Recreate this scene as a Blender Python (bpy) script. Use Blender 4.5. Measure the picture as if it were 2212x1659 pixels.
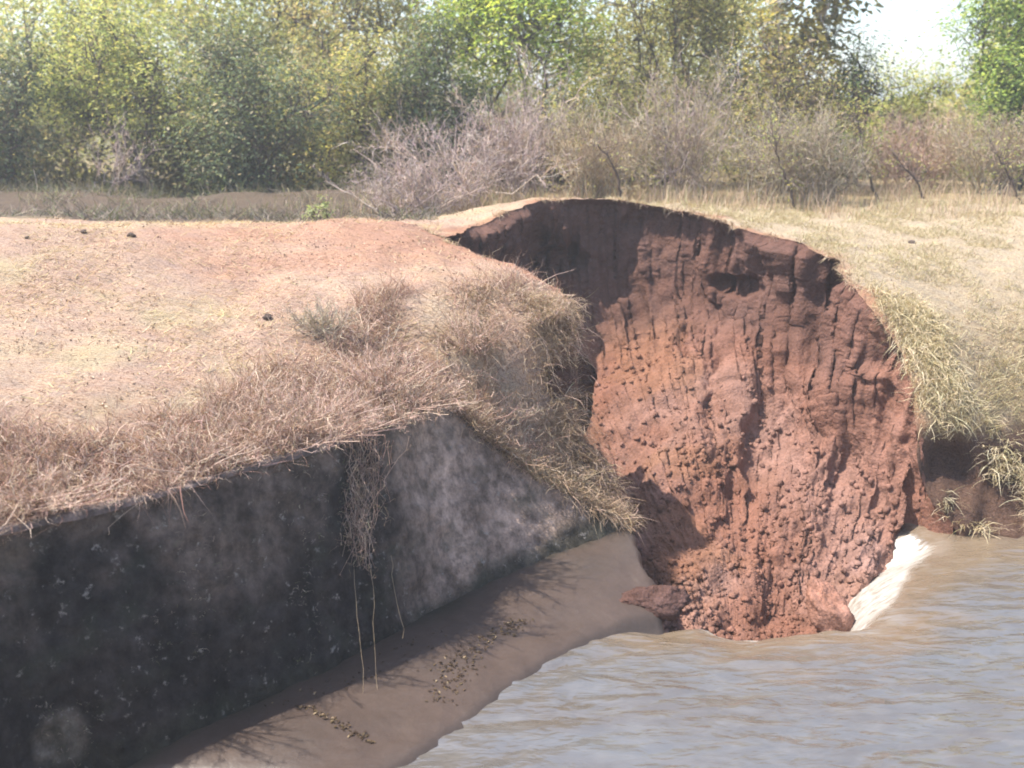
import bpy, math, random
import numpy as np
from mathutils import Vector

for _o in list(bpy.data.objects):
    bpy.data.objects.remove(_o)
scene = bpy.context.scene
COL = scene.collection

# ------------------------------------------------------------------ camera
CAM = np.array((0.0, 0.0, 3.6))
PITCH = math.radians(15.85)
FPX = 983.5
cd = bpy.data.cameras.new('camera')
cd.sensor_width = 36.0
cd.lens = 36.0 * FPX / 1024.0
cd.clip_start = 0.05
cd.clip_end = 3000.0
cam = bpy.data.objects.new('camera', cd)
COL.objects.link(cam)
cam.location = CAM
cam.rotation_euler = (math.pi / 2 - PITCH, 0, 0)
cd.dof.use_dof = True
cd.dof.focus_distance = 7.6
cd.dof.aperture_fstop = 1.3
scene.camera = cam

# ------------------------------------------------------------------ sky, sun, exposure
SUN_EL = math.radians(60)
SUN_AZ = math.radians(-90)          # clockwise from +Y
sun_vec = Vector((math.sin(SUN_AZ) * math.cos(SUN_EL), math.cos(SUN_AZ) * math.cos(SUN_EL), math.sin(SUN_EL)))
world = bpy.data.worlds.new('World')
scene.world = world
world.use_nodes = True
wn = world.node_tree.nodes
wl = world.node_tree.links
bg = wn['Background']
sky = wn.new('ShaderNodeTexSky')
sky.sky_type = 'NISHITA'
sky.sun_disc = False
sky.sun_elevation = SUN_EL
sky.sun_rotation = SUN_AZ
sky.altitude = 100
sky.air_density = 1.0
sky.dust_density = 1.6
sky.ozone_density = 1.0
wl.new(sky.outputs[0], bg.inputs[0])
bg.inputs[1].default_value = 0.15
sl = bpy.data.lights.new('sun', 'SUN')
sl.energy = 4.6
sl.angle = math.radians(0.6)
sl.color = (1.0, 0.93, 0.83)
sun = bpy.data.objects.new('sun', sl)
COL.objects.link(sun)
sun.rotation_euler = (-sun_vec).to_track_quat('-Z', 'Y').to_euler()
scene.view_settings.view_transform = 'Standard'
scene.view_settings.look = 'None'
scene.view_settings.exposure = 1.22
scene.view_settings.gamma = 1.0
scene.view_settings.use_curve_mapping = False
scene.cycles.use_denoising = True
scene.cycles.max_bounces = 8
scene.cycles.volume_bounces = 0
scene.cycles.diffuse_bounces = 6
scene.cycles.use_adaptive_sampling = True
scene.cycles.adaptive_threshold = 0.02
scene.cycles.transparent_max_bounces = 4
scene.cycles.filter_width = 1.8

# ------------------------------------------------------------------ number helpers
def U(xv, yv, D):
    """point on the ground seen at (xv, yv) of a 2212 x 1659 survey picture, D metres ahead"""
    s = 1024.0 / 2212.0
    a = (xv * s - 512.0) / FPX
    b = (384.0 - yv * s) / FPX
    d = np.array((a, math.cos(PITCH) + b * math.sin(PITCH), -math.sin(PITCH) + b * math.cos(PITCH)))
    return CAM + d * (D / d[1])

def _hash(ix, iy, iz, seed):
    with np.errstate(over='ignore'):
        h = (ix.astype(np.uint32) * np.uint32(374761393) + iy.astype(np.uint32) * np.uint32(668265263)
             + iz.astype(np.uint32) * np.uint32(2147483647) + np.uint32((seed * 974711 + 1013) & 0xffffffff))
        h = (h ^ (h >> np.uint32(13))) * np.uint32(1274126177)
        h = (h ^ (h >> np.uint32(16))) * np.uint32(2246822519)
        h = h ^ (h >> np.uint32(15))
    return h.astype(np.float64) / 4294967295.0 * 2 - 1

def noise(P, scale=1.0, seed=0):
    p = np.asarray(P, dtype=np.float64) * scale
    if p.shape[-1] == 2:
        p = np.concatenate([p, np.full(p.shape[:-1] + (1,), 0.37)], -1)
    i = np.floor(p).astype(np.int64)
    f = p - i
    w = f * f * f * (f * (f * 6 - 15) + 10)
    r = 0.0
    for dx in (0, 1):
        wx = w[..., 0] if dx else 1 - w[..., 0]
        for dy in (0, 1):
            wy = w[..., 1] if dy else 1 - w[..., 1]
            for dz in (0, 1):
                wz = w[..., 2] if dz else 1 - w[..., 2]
                r = r + wx * wy * wz * _hash(i[..., 0] + dx, i[..., 1] + dy, i[..., 2] + dz, seed)
    return r

def fbm(P, scale=1.0, octs=4, gain=0.5, seed=0):
    a, t, r = 1.0, 0.0, 0.0
    for k in range(octs):
        r = r + a * noise(P, scale * 2.03 ** k, seed + k * 7)
        t += a
        a *= gain
    return r / t * 1.6

def cells(P, scale, seed=0):
    """distance to the nearest of one random point per unit cell"""
    p = np.asarray(P, float) * scale
    i = np.floor(p).astype(np.int64)
    best = np.full(len(p), 9.0)
    for dx in (-1, 0, 1):
        for dy in (-1, 0, 1):
            for dz in (-1, 0, 1):
                a, b_, c_ = i[:, 0] + dx, i[:, 1] + dy, i[:, 2] + dz
                q_ = np.stack([a + 0.5 + 0.45 * _hash(a, b_, c_, seed), b_ + 0.5 + 0.45 * _hash(a, b_, c_, seed + 1), c_ + 0.5 + 0.45 * _hash(a, b_, c_, seed + 2)], 1)
                best = np.minimum(best, ((p - q_) ** 2).sum(1))
    return np.sqrt(best)

def smooth(a, b, x):
    t = np.clip((x - a) / (b - a), 0, 1)
    return t * t * (3 - 2 * t)

def resample(P, n=None, step=None):
    P = np.asarray(P, dtype=float)
    # Catmull-Rom then even arc length
    Q = np.vstack([2 * P[0] - P[1], P, 2 * P[-1] - P[-2]])
    out = []
    for k in range(1, len(Q) - 2):
        t = np.linspace(0, 1, 24, endpoint=False)[:, None]
        p0, p1, p2, p3 = Q[k - 1], Q[k], Q[k + 1], Q[k + 2]
        out.append(0.5 * (2 * p1 + (p2 - p0) * t + (2 * p0 - 5 * p1 + 4 * p2 - p3) * t ** 2 + (3 * p1 - p0 - 3 * p2 + p3) * t ** 3))
    out = np.vstack(out + [P[-1:]])
    L = np.concatenate([[0], np.cumsum(np.linalg.norm(np.diff(out, axis=0), axis=1))])
    if n is None:
        n = int(L[-1] / step) + 2
    s = np.linspace(0, L[-1], n)
    return np.stack([np.interp(s, L, out[:, k]) for k in range(P.shape[1])], 1)

def seg_dist(P, C, chunk=20000):
    """distance from points P (N,2) to polyline C, with nearest segment index and parameter"""
    A, B = C[:-1], C[1:]
    d = B - A
    l2 = (d * d).sum(1) + 1e-12
    D = np.empty(len(P)); I = np.empty(len(P), int); T = np.empty(len(P))
    for s in range(0, len(P), chunk):
        p = P[s:s + chunk]
        t = np.clip(((p[:, None, :] - A) * d).sum(2) / l2, 0, 1)
        q = A + t[..., None] * d
        dd = ((p[:, None, :] - q) ** 2).sum(2)
        i = dd.argmin(1)
        r = np.arange(len(p))
        D[s:s + chunk] = np.sqrt(dd[r, i]); I[s:s + chunk] = i; T[s:s + chunk] = t[r, i]
    return D, I, T

def inside(P, poly):
    x, y = P[:, 0], P[:, 1]
    c = np.zeros(len(P), bool)
    a = poly
    b = np.roll(poly, -1, 0)
    for (x0, y0), (x1, y1) in zip(a, b):
        if y0 == y1:
            continue
        m = (y0 > y) != (y1 > y)
        c ^= m & (x < (x1 - x0) * (y - y0) / (y1 - y0) + x0)
    return c

# ------------------------------------------------------------------ mesh helpers
def mesh_np(name, V, F, mat=None, cols=None, smooth_shade=True, parent=None, midx=None):
    """F: (M,3) or (M,4) array or list of such arrays"""
    if not isinstance(F, (list, tuple)):
        F = [F]
    F = [np.asarray(f, dtype=np.int32) for f in F if len(f)]
    me = bpy.data.meshes.new(name)
    V = np.ascontiguousarray(V, dtype=np.float32)
    me.vertices.add(len(V))
    me.vertices.foreach_set('co', V.ravel())
    loops = np.concatenate([f.ravel() for f in F])
    cnt = np.concatenate([np.full(len(f), f.shape[1], np.int32) for f in F])
    start = np.concatenate([[0], np.cumsum(cnt)[:-1]]).astype(np.int32)
    me.loops.add(len(loops))
    me.loops.foreach_set('vertex_index', loops)
    me.polygons.add(len(cnt))
    me.polygons.foreach_set('loop_start', start)
    me.polygons.foreach_set('loop_total', cnt)
    if smooth_shade:
        me.polygons.foreach_set('use_smooth', np.ones(len(cnt), bool))
    if midx is not None:
        me.polygons.foreach_set('material_index', np.asarray(midx, np.int32))
    me.update(calc_edges=True)
    if cols is not None:
        c = np.ones((len(V), 4), np.float32)
        c[:, :cols.shape[1]] = cols
        at = me.color_attributes.new('Col', 'FLOAT_COLOR', 'POINT')
        at.data.foreach_set('color', c.ravel())
    if mat is not None:
        for m in (mat if isinstance(mat, (list, tuple)) else [mat]):
            me.materials.append(m)
    ob = bpy.data.objects.new(name, me)
    COL.objects.link(ob)
    if parent is not None:
        ob.parent = parent
    return ob

def tag(o, label=None, category=None, group=None, kind=None):
    if label: o['label'] = label
    if category: o['category'] = category
    if group: o['group'] = group
    if kind: o['kind'] = kind
    return o

def empty(name, loc, label, category, group=None):
    o = bpy.data.objects.new(name, None)
    o.empty_display_size = 0.2
    COL.objects.link(o)
    o.location = loc
    return tag(o, label, category, group)

def grid_faces(nu, nv, wrap=False):
    i = np.arange(nu if wrap else nu - 1)
    j = np.arange(nv - 1)
    I, J = np.meshgrid(i, j, indexing='ij')
    I2 = (I + 1) % nu
    return np.stack([I * nv + J, I2 * nv + J, I2 * nv + J + 1, I * nv + J + 1], -1).reshape(-1, 4)

def grid_normals(G):
    du = np.gradient(G, axis=0)
    dv = np.gradient(G, axis=1)
    n = np.cross(du, dv)
    return n / (np.linalg.norm(n, axis=-1, keepdims=True) + 1e-9)

def tubes(P, R, sides=4):
    """P (N,K,3) polylines, R (N,K) radii -> verts, quads"""
    N, K, _ = P.shape
    T = np.gradient(P, axis=1)
    T /= np.linalg.norm(T, axis=2, keepdims=True) + 1e-9
    up = np.where(np.abs(T[..., 2:3]) > 0.9, np.array((1.0, 0, 0)), np.array((0, 0, 1.0)))
    A = np.cross(T, up); A /= np.linalg.norm(A, axis=2, keepdims=True) + 1e-9
    B = np.cross(T, A)
    ang = np.arange(sides) * 2 * np.pi / sides
    V = P[:, :, None, :] + R[:, :, None, None] * (np.cos(ang)[None, None, :, None] * A[:, :, None, :] + np.sin(ang)[None, None, :, None] * B[:, :, None, :])
    V = V.reshape(-1, 3)
    n = np.arange(N)[:, None, None]; k = np.arange(K - 1)[None, :, None]; s = np.arange(sides)[None, None, :]
    s2 = (s + 1) % sides
    b = n * K * sides
    F = np.stack([b + k * sides + s, b + k * sides + s2, b + (k + 1) * sides + s2, b + (k + 1) * sides + s], -1).reshape(-1, 4)
    return V, F

def ribbons(P, W, side):
    """P (N,K,3), W (N,K) half widths, side (N,3) -> verts, quads"""
    N, K, _ = P.shape
    L = P - W[..., None] * side[:, None, :]
    R = P + W[..., None] * side[:, None, :]
    V = np.stack([L, R], 2).reshape(-1, 3)
    n = np.arange(N)[:, None]; k = np.arange(K - 1)[None, :]
    b = n * K * 2 + k * 2
    F = np.stack([b, b + 1, b + 3, b + 2], -1).reshape(-1, 4)
    return V, F

def unit(v):
    return v / (np.linalg.norm(v, axis=-1, keepdims=True) + 1e-9)

class Bag:
    def __init__(self):
        self.V, self.F, self.C, self.n = [], [], [], 0
    def add(self, V, F, C=None):
        self.V.append(V); self.F.append(np.asarray(F) + self.n); self.n += len(V)
        if C is not None:
            C = np.asarray(C, float)
            if C.ndim == 1:
                C = np.tile(C, (len(V), 1))
            self.C.append(C)
    def build(self, name, mat, parent=None, smooth_shade=True):
        by = {}
        for f in self.F:
            by.setdefault(f.shape[1], []).append(f)
        return mesh_np(name, np.vstack(self.V), [np.vstack(f) for f in by.values()], mat,
                       np.vstack(self.C) if self.C else None, smooth_shade, parent)

# ------------------------------------------------------------------ materials
def new_mat(name):
    m = bpy.data.materials.new(name)
    m.use_nodes = True
    nt = m.node_tree
    return m, nt, nt.nodes['Principled BSDF']

def N(nt, kind, **kw):
    n = nt.nodes.new(kind)
    for k, v in kw.items():
        if k.startswith('i_'):
            key = k[2:]
            n.inputs[int(key) if key.isdigit() else key].default_value = v
        else:
            setattr(n, k, v)
    return n

def mixc(nt, a, b, fac, blend='MIX'):
    n = nt.nodes.new('ShaderNodeMix')
    n.data_type = 'RGBA'
    n.blend_type = blend
    for sock, v in ((n.inputs[0], fac), (n.inputs[6], a), (n.inputs[7], b)):
        if isinstance(v, bpy.types.NodeSocket):
            nt.links.new(v, sock)
        elif isinstance(v, (int, float)):
            sock.default_value = v
        else:
            sock.default_value = (*v, 1.0)
    return n.outputs[2]

def tex(nt, scale, detail=4, rough=0.6, vec=None, dist=0.0):
    n = N(nt, 'ShaderNodeTexNoise')
    n.inputs['Scale'].default_value = scale
    n.inputs['Detail'].default_value = detail
    n.inputs['Roughness'].default_value = rough
    n.inputs['Distortion'].default_value = dist
    if vec is not None:
        nt.links.new(vec, n.inputs['Vector'])
    return n.outputs[0]

def ramp(nt, sock, stops):
    r = N(nt, 'ShaderNodeValToRGB')
    el = r.color_ramp.elements
    while len(el) < len(stops):
        el.new(0.5)
    for e, (p, c) in zip(el, stops):
        e.position = p
        e.color = (c, c, c, 1) if isinstance(c, (int, float)) else (*c, 1)
    nt.links.new(sock, r.inputs[0])
    return r.outputs[0]

def coords(nt, scale=(1, 1, 1), rot=(0, 0, 0)):
    t = N(nt, 'ShaderNodeTexCoord')
    mp = N(nt, 'ShaderNodeMapping')
    mp.inputs['Scale'].default_value = scale
    mp.inputs['Rotation'].default_value = rot
    nt.links.new(t.outputs['Object'], mp.inputs[0])
    return mp.outputs[0]

def bump(nt, bsdf, sock, strength=0.5, dist=0.02, prev=None):
    b = N(nt, 'ShaderNodeBump')
    b.inputs['Strength'].default_value = strength
    b.inputs['Distance'].default_value = dist
    nt.links.new(sock, b.inputs['Height'])
    if prev is not None:
        nt.links.new(prev, b.inputs['Normal'])
    nt.links.new(b.outputs[0], bsdf.inputs['Normal'])
    return b.outputs[0]

def attr(nt):
    a = N(nt, 'ShaderNodeVertexColor')
    a.layer_name = 'Col'
    return a.outputs[0]

def mat_ground():
    m, nt, p = new_mat('dry_bank_ground')
    v = coords(nt)
    vs = coords(nt, (1.0, 2.6, 1.0), (0, 0, 0.5))
    base = attr(nt)
    n1 = ramp(nt, tex(nt, 5.0, 6, 0.7, vs), [(0.34, 0.0), (0.66, 1.0)])
    c = mixc(nt, base, mixc(nt, base, (1.25, 1.18, 1.02), 1.0, 'MULTIPLY'), n1)
    n2 = ramp(nt, tex(nt, 26.0, 5, 0.75, vs), [(0.36, 0.0), (0.5, 1.0)])
    c = mixc(nt, mixc(nt, c, (0.62, 0.52, 0.46), 1.0, 'MULTIPLY'), c, n2)
    n3 = ramp(nt, tex(nt, 75.0, 3, 0.7, v), [(0.33, 0.55), (0.55, 1.0), (0.8, 1.12)])
    c = mixc(nt, c, n3, 1.0, 'MULTIPLY')
    nt.links.new(c, p.inputs['Base Color'])
    p.inputs['Roughness'].default_value = 0.95
    p.inputs['Specular IOR Level'].default_value = 0.1
    b = bump(nt, p, tex(nt, 22, 6, 0.75, vs), 0.8, 0.04)
    bump(nt, p, tex(nt, 90, 4, 0.7, v), 0.6, 0.012, b)
    return m

def mat_soil():
    m, nt, p = new_mat('red_soil')
    v = coords(nt)
    vd = coords(nt, (1.0, 1.0, 0.75), (0.0, 0.35, 0.0))
    base = attr(nt)
    n1 = ramp(nt, tex(nt, 1.6, 6, 0.65, v), [(0.38, 0.0), (0.62, 1.0)])
    c = mixc(nt, base, mixc(nt, base, (1.12, 1.22, 1.32), 1.0, 'MULTIPLY'), n1)
    n2 = ramp(nt, tex(nt, 6.0, 6, 0.7, vd), [(0.35, 0.72), (0.6, 1.06)])
    c = mixc(nt, c, n2, 1.0, 'MULTIPLY')
    n3 = ramp(nt, tex(nt, 45.0, 4, 0.75, v), [(0.3, 0.68), (0.62, 1.1)])
    c = mixc(nt, c, n3, 1.0, 'MULTIPLY')
    nt.links.new(c, p.inputs['Base Color'])
    p.inputs['Roughness'].default_value = 0.92
    p.inputs['Specular IOR Level'].default_value = 0.15
    vo = N(nt, 'ShaderNodeTexVoronoi')
    vo.inputs['Scale'].default_value = 34.0
    nt.links.new(v, vo.inputs['Vector'])
    inv = N(nt, 'ShaderNodeMath', operation='SUBTRACT')
    inv.inputs[0].default_value = 1.0
    nt.links.new(vo.outputs['Distance'], inv.inputs[1])
    b = bump(nt, p, tex(nt, 11, 4, 0.7, vd), 0.6, 0.04)
    b = bump(nt, p, inv.outputs[0], 0.5, 0.018, b)
    bump(nt, p, tex(nt, 60, 4, 0.75, v), 0.7, 0.014, b)
    return m

def mat_water():
    m, nt, p = new_mat('silty_water')
    v1 = coords(nt, (1.0, 2.6, 1.0), (0, 0, -0.30))
    v2 = coords(nt, (1.0, 3.4, 1.0), (0, 0, 0.12))
    foam = attr(nt)
    n1 = ramp(nt, tex(nt, 0.9, 3, 0.5, v1, 0.5), [(0.36, 0.0), (0.64, 1.0)])
    c = mixc(nt, (0.10, 0.084, 0.068), (0.108, 0.104, 0.10), n1)
    n2 = ramp(nt, tex(nt, 3.5, 3, 0.55, v2, 0.6), [(0.45, 0.0), (0.75, 0.8)])
    c = mixc(nt, c, (0.14, 0.131, 0.12), n2)
    sep = N(nt, 'ShaderNodeSeparateColor')
    nt.links.new(foam, sep.inputs[0])
    tanm = N(nt, 'ShaderNodeMath', operation='MULTIPLY')
    nt.links.new(sep.outputs[1], tanm.inputs[0]); tanm.inputs[1].default_value = 0.85
    c = mixc(nt, c, (0.165, 0.122, 0.08), tanm.outputs[0])
    vf = coords(nt, (0.35, 1.6, 1), (0, 0, 0.55))
    fn = ramp(nt, tex(nt, 14.0, 5, 0.8, vf), [(0.3, 0.0), (0.6, 1.0)])
    fm = N(nt, 'ShaderNodeMath', operation='MULTIPLY_ADD')
    nt.links.new(sep.outputs[0], fm.inputs[0])
    fm.inputs[1].default_value = 0.35
    fs = N(nt, 'ShaderNodeMath', operation='MULTIPLY')
    nt.links.new(fn, fs.inputs[0]); nt.links.new(sep.outputs[0], fs.inputs[1])
    sub = N(nt, 'ShaderNodeMath', operation='ADD')
    nt.links.new(fs.outputs[0], fm.inputs[2])
    fc = N(nt, 'ShaderNodeClamp')
    nt.links.new(fm.outputs[0], fc.inputs[0])
    nt.nodes.remove(sub)
    c = mixc(nt, c, mixc(nt, (0.20, 0.165, 0.125), (0.34, 0.32, 0.285), fn), fc.outputs[0])
    nt.links.new(c, p.inputs['Base Color'])
    rr = N(nt, 'ShaderNodeMapRange')
    nt.links.new(fc.outputs[0], rr.inputs[0])
    rr.inputs[3].default_value = 0.05
    rr.inputs[4].default_value = 0.7
    nt.links.new(rr.outputs[0], p.inputs['Roughness'])
    p.inputs['IOR'].default_value = 2.2
    b = bump(nt, p, tex(nt, 1.6, 2, 0.5, v1, 0.8), 0.45, 0.09)
    b = bump(nt, p, tex(nt, 5.0, 2, 0.5, v2, 1.2), 0.35, 0.028, b)
    bump(nt, p, tex(nt, 14.0, 1, 0.5, v2, 0.8), 0.2, 0.006, b)
    return m

def mat_silt():
    m, nt, p = new_mat('wet_silt')
    v = coords(nt)
    base = attr(nt)
    n1 = ramp(nt, tex(nt, 1.8, 5, 0.6, v), [(0.35, 0.85), (0.65, 1.08)])
    c = mixc(nt, base, n1, 1.0, 'MULTIPLY')
    n2 = ramp(nt, tex(nt, 30, 4, 0.7, v), [(0.35, 0.9), (0.65, 1.05)])
    c = mixc(nt, c, n2, 1.0, 'MULTIPLY')
    nt.links.new(c, p.inputs['Base Color'])
    p.inputs['Roughness'].default_value = 0.5
    p.inputs['Specular IOR Level'].default_value = 0.4
    b = bump(nt, p, tex(nt, 4, 5, 0.6, v), 0.3, 0.03)
    bump(nt, p, tex(nt, 40, 3, 0.6, v), 0.25, 0.006, b)
    return m

def mat_concrete():
    m, nt, p = new_mat('weathered_lining')
    v = coords(nt)
    vd = coords(nt, (1.0, 1.0, 0.25))
    base = attr(nt)
    n1 = ramp(nt, tex(nt, 2.6, 6, 0.7, vd), [(0.34, 0.40), (0.64, 1.35)])
    c = mixc(nt, base, n1, 1.0, 'MULTIPLY')
    n2 = ramp(nt, tex(nt, 11.0, 5, 0.7, v), [(0.34, 0.45), (0.64, 1.3)])
    c = mixc(nt, c, n2, 1.0, 'MULTIPLY')
    n3 = ramp(nt, tex(nt, 13.0, 5, 0.75, v), [(0.60, 0.0), (0.68, 0.75)])
    c = mixc(nt, c, (0.30, 0.27, 0.24), n3)
    n4 = ramp(nt, tex(nt, 3.3, 4, 0.6, v), [(0.52, 0.0), (0.7, 0.45)])
    c = mixc(nt, c, (0.045, 0.05, 0.035), n4)
    nt.links.new(c, p.inputs['Base Color'])
    p.inputs['Roughness'].default_value = 0.9
    p.inputs['Specular IOR Level'].default_value = 0.2
    b = bump(nt, p, tex(nt, 8, 5, 0.75, v), 0.7, 0.04)
    bump(nt, p, tex(nt, 60, 4, 0.7, v), 0.6, 0.01, b)
    return m

def mat_plant(name, transl=0.35, rough=0.75, spec=0.25):
    m, nt, p = new_mat(name)
    c = attr(nt)
    nt.links.new(c, p.inputs['Base Color'])
    p.inputs['Roughness'].default_value = rough
    p.inputs['Specular IOR Level'].default_value = spec
    if transl > 0:
        tr = N(nt, 'ShaderNodeBsdfTranslucent')
        tc = mixc(nt, c, (1.25, 1.2, 0.75), 1.0, 'MULTIPLY')
        nt.links.new(tc, tr.inputs[0])
        mx = N(nt, 'ShaderNodeMixShader')
        mx.inputs[0].default_value = transl
        nt.links.new(p.outputs[0], mx.inputs[1])
        nt.links.new(tr.outputs[0], mx.inputs[2])
        nt.links.new(mx.outputs[0], nt.nodes['Material Output'].inputs[0])
    return m

def mat_bark():
    m, nt, p = new_mat('bark')
    v = coords(nt, (1, 1, 0.3))
    c = mixc(nt, attr(nt), ramp(nt, tex(nt, 25, 5, 0.7, v), [(0.3, 0.55), (0.7, 1.2)]), 1.0, 'MULTIPLY')
    nt.links.new(c, p.inputs['Base Color'])
    p.inputs['Roughness'].default_value = 0.9
    bump(nt, p, tex(nt, 40, 4, 0.7, v), 0.7, 0.02)
    return m

M_GROUND, M_SOIL, M_WATER, M_SILT, M_CONC = mat_ground(), mat_soil(), mat_water(), mat_silt(), mat_concrete()
M_LEAF, M_DRY, M_BARK = mat_plant('leaf', 0.5), mat_plant('dry_stem', 0.18, 0.85, 0.15), mat_bark()

# ------------------------------------------------------------------ survey: lining, rim of the breach, shore
TOP = np.array([(-30, 2.2, 1.5), (-9, 2.3, 1.5), (-4.4, 3.3, 1.47), U(0, 1152, 4.74), U(200, 1108, 5.05), U(590, 1000, 5.75), U(800, 935, 6.42), U(890, 893, 6.9), U(955, 872, 7.35)])
BASE = np.array([(-30, 1.7, 0.1), (-8.6, 1.8, 0.1), (-3.3, 3.45, 0.08), U(120, 1752, 4.55), U(310, 1652, 4.75), U(690, 1465, 5.6), U(880, 1370, 6.15), U(1040, 1275, 6.75), U(1352, 1142, 7.55)])
RIM = np.array([U(1352, 1142, 7.62), U(1300, 1050, 7.9), U(1262, 940, 8.12), U(1256, 830, 8.25), U(1262, 740, 8.3), U(1252, 668, 8.4), U(1200, 628, 8.9), U(1100, 578, 9.3),
                U(1000, 545, 9.8), U(955, 515, 10.3), U(1010, 492, 11.0), U(1080, 465, 11.7), U(1180, 430, 12.3), U(1350, 437, 12.3), U(1500, 452, 11.8), U(1600, 490, 11.2),
                U(1750, 530, 10.4), U(1850, 590, 9.7), U(1900, 680, 9.1), U(1950, 800, 8.6), U(1985, 900, 8.3), U(2000, 1050, 8.05), U(2060, 1130, 7.9)])
SHORE = np.array([U(2060, 1130, 7.9), U(2120, 1150, 7.85), U(2212, 1166, 7.8), (6.0, 7.75, 0.02), (9, 7.9, 0.02), (30, 8.2, 0.02)])

ctrl = [U(500, 490, 9.5), U(750, 478, 10.0), U(900, 480, 10.2), U(0, 500, 8.8), U(250, 495, 9.2), U(0, 450, 14), U(0, 410, 18), U(400, 460, 14.0), U(700, 462, 13.6),
        U(0, 850, 6.0), U(300, 900, 6.1), U(0, 1050, 5.1), U(600, 800, 7.0), U(500, 650, 8.2), U(0, 650, 7.6), U(900, 650, 8.2), U(1000, 750, 7.9), U(1100, 800, 8.0),
        U(1150, 700, 8.2), U(800, 850, 7.0), U(700, 930, 6.3), U(400, 1030, 5.5),
        U(1150, 960, 7.85), U(1250, 1060, 7.75), U(1060, 860, 7.8), U(1180, 800, 8.15),
        U(2212, 450, 13), U(2212, 700, 9.4), U(2212, 1000, 8.3), U(2050, 880, 8.3), U(2100, 780, 8.8), U(2000, 600, 10.0), U(1900, 500, 11.6), U(2100, 500, 11.6), U(1700, 470, 12.6),
        U(1500, 440, 14.5), U(1200, 438, 13.5), U(900, 470, 12.6), U(2212, 1090, 8.0), U(2130, 1080, 8.05), U(2140, 960, 8.25),
        (-5.8, 11.5, 2.31), (-5.1, 10.3, 2.40), (-4.3, 11.5, 2.26), (-3.9, 10.5, 2.34), (-3.1, 11.5, 2.25), (-2.9, 10.6, 2.35), (-7.5, 11.0, 2.3), (-1.9, 11.4, 2.28), U(700, 473, 9.8), U(850, 473, 10.1),
        (-6, 9, 2.5), (-6, 5.5, 1.75), (-4.5, 4.2, 1.55), (-12, 8, 2.5), (-12, 4, 1.7), (8, 9.6, 1.5), (8, 12, 2.2), (14, 9.8, 1.5), (14, 13, 2.2), (6.0, 8.0, 0.45), (10, 8.2, 0.45),
        (-15, 18, 2.05), (0, 18, 2.15), (12, 18, 2.1), (-25, 30, 1.9), (0, 30, 1.9), (25, 30, 1.9), (-60, 80, 1.8), (0, 90, 1.8), (60, 80, 1.8)]
ctrl = np.vstack([np.array(ctrl), TOP[1:], RIM, SHORE[1:-1]])
# near-duplicate control points would make the surface ring
keep = []
for p in ctrl:
    if all(np.hypot(*(p[:2] - q[:2])) > 0.09 for q in keep):
        keep.append(p)
ctrl = np.array(keep)
_d = np.linalg.norm(ctrl[:, None, :2] - ctrl[None, :, :2], axis=2)
_n = len(ctrl)
_A = np.zeros((_n + 3, _n + 3))
_A[:_n, :_n] = _d - np.eye(_n) * 0.012
_A[:_n, _n:] = np.hstack([np.ones((_n, 1)), ctrl[:, :2]])
_A[_n:, :_n] = _A[:_n, _n:].T
_w = np.linalg.solve(_A, np.concatenate([ctrl[:, 2], np.zeros(3)]))

def ground_h(xy):
    xy = np.asarray(xy, dtype=float)
    out = np.empty(len(xy))
    for s in range(0, len(xy), 20000):
        q = np.clip(xy[s:s + 20000], (-60, -5), (60, 90))
        d = np.linalg.norm(q[:, None, :] - ctrl[None, :, :2], axis=2)
        out[s:s + 20000] = d @ _w[:_n] + _w[_n] + q @ _w[_n + 1:]
    P3 = np.column_stack([xy, np.zeros(len(xy))])
    near = 1 - smooth(14, 30, xy[:, 1])
    out = out + near * (0.035 * fbm(P3, 0.9, 3, seed=3) + 0.022 * fbm(P3, 4.0, 3, seed=9)) + (1 - near) * 0.10 * fbm(P3, 0.25, 3, seed=4)
    out = out + (0.20 + 0.08 * noise(P3, 0.8, 5)) * np.exp(-((xy[:, 1] - 14.6) / 1.0) ** 2) * smooth(-1.2, -2.6, xy[:, 0])
    return np.clip(out, -0.3, 2.85)

_hx, _hy = np.arange(-13, 13.01, 0.06), np.arange(3, 22.01, 0.06)
_HG = None
def ground_fast(xy):
    global _HG
    if _HG is None:
        a_, b_ = np.meshgrid(_hx, _hy, indexing='ij')
        _HG = ground_h(np.stack([a_.ravel(), b_.ravel()], 1)).reshape(a_.shape)
    u = np.clip((xy[:, 0] + 13) / 0.06, 0, len(_hx) - 1.001); v_ = np.clip((xy[:, 1] - 3) / 0.06, 0, len(_hy) - 1.001)
    i, j = u.astype(int), v_.astype(int); f, g = u - i, v_ - j
    return (_HG[i, j] * (1 - f) + _HG[i + 1, j] * f) * (1 - g) + (_HG[i, j + 1] * (1 - f) + _HG[i + 1, j + 1] * f) * g

rim_xy = resample(RIM[:, :2], step=0.022)
_s = np.arange(len(rim_xy)) * 0.022
_w2 = np.stack([_s, np.zeros_like(_s), np.zeros_like(_s)], 1)
_t = np.gradient(rim_xy, axis=0); _t = unit(_t)
_nrm = np.stack([-_t[:, 1], _t[:, 0]], 1)
_taper = smooth(0, 0.5, _s) * smooth(0, 0.5, _s[::-1])
rim_xy = rim_xy + _nrm * (_taper * (0.075 * fbm(_w2, 2.2, 2, seed=21) + 0.05 * fbm(_w2, 7.0, 3, seed=22)))[:, None]
rim_z = ground_h(rim_xy)
top = resample(TOP, step=0.05)
shore_xy = resample(SHORE[:, :2], step=0.1)

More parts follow.
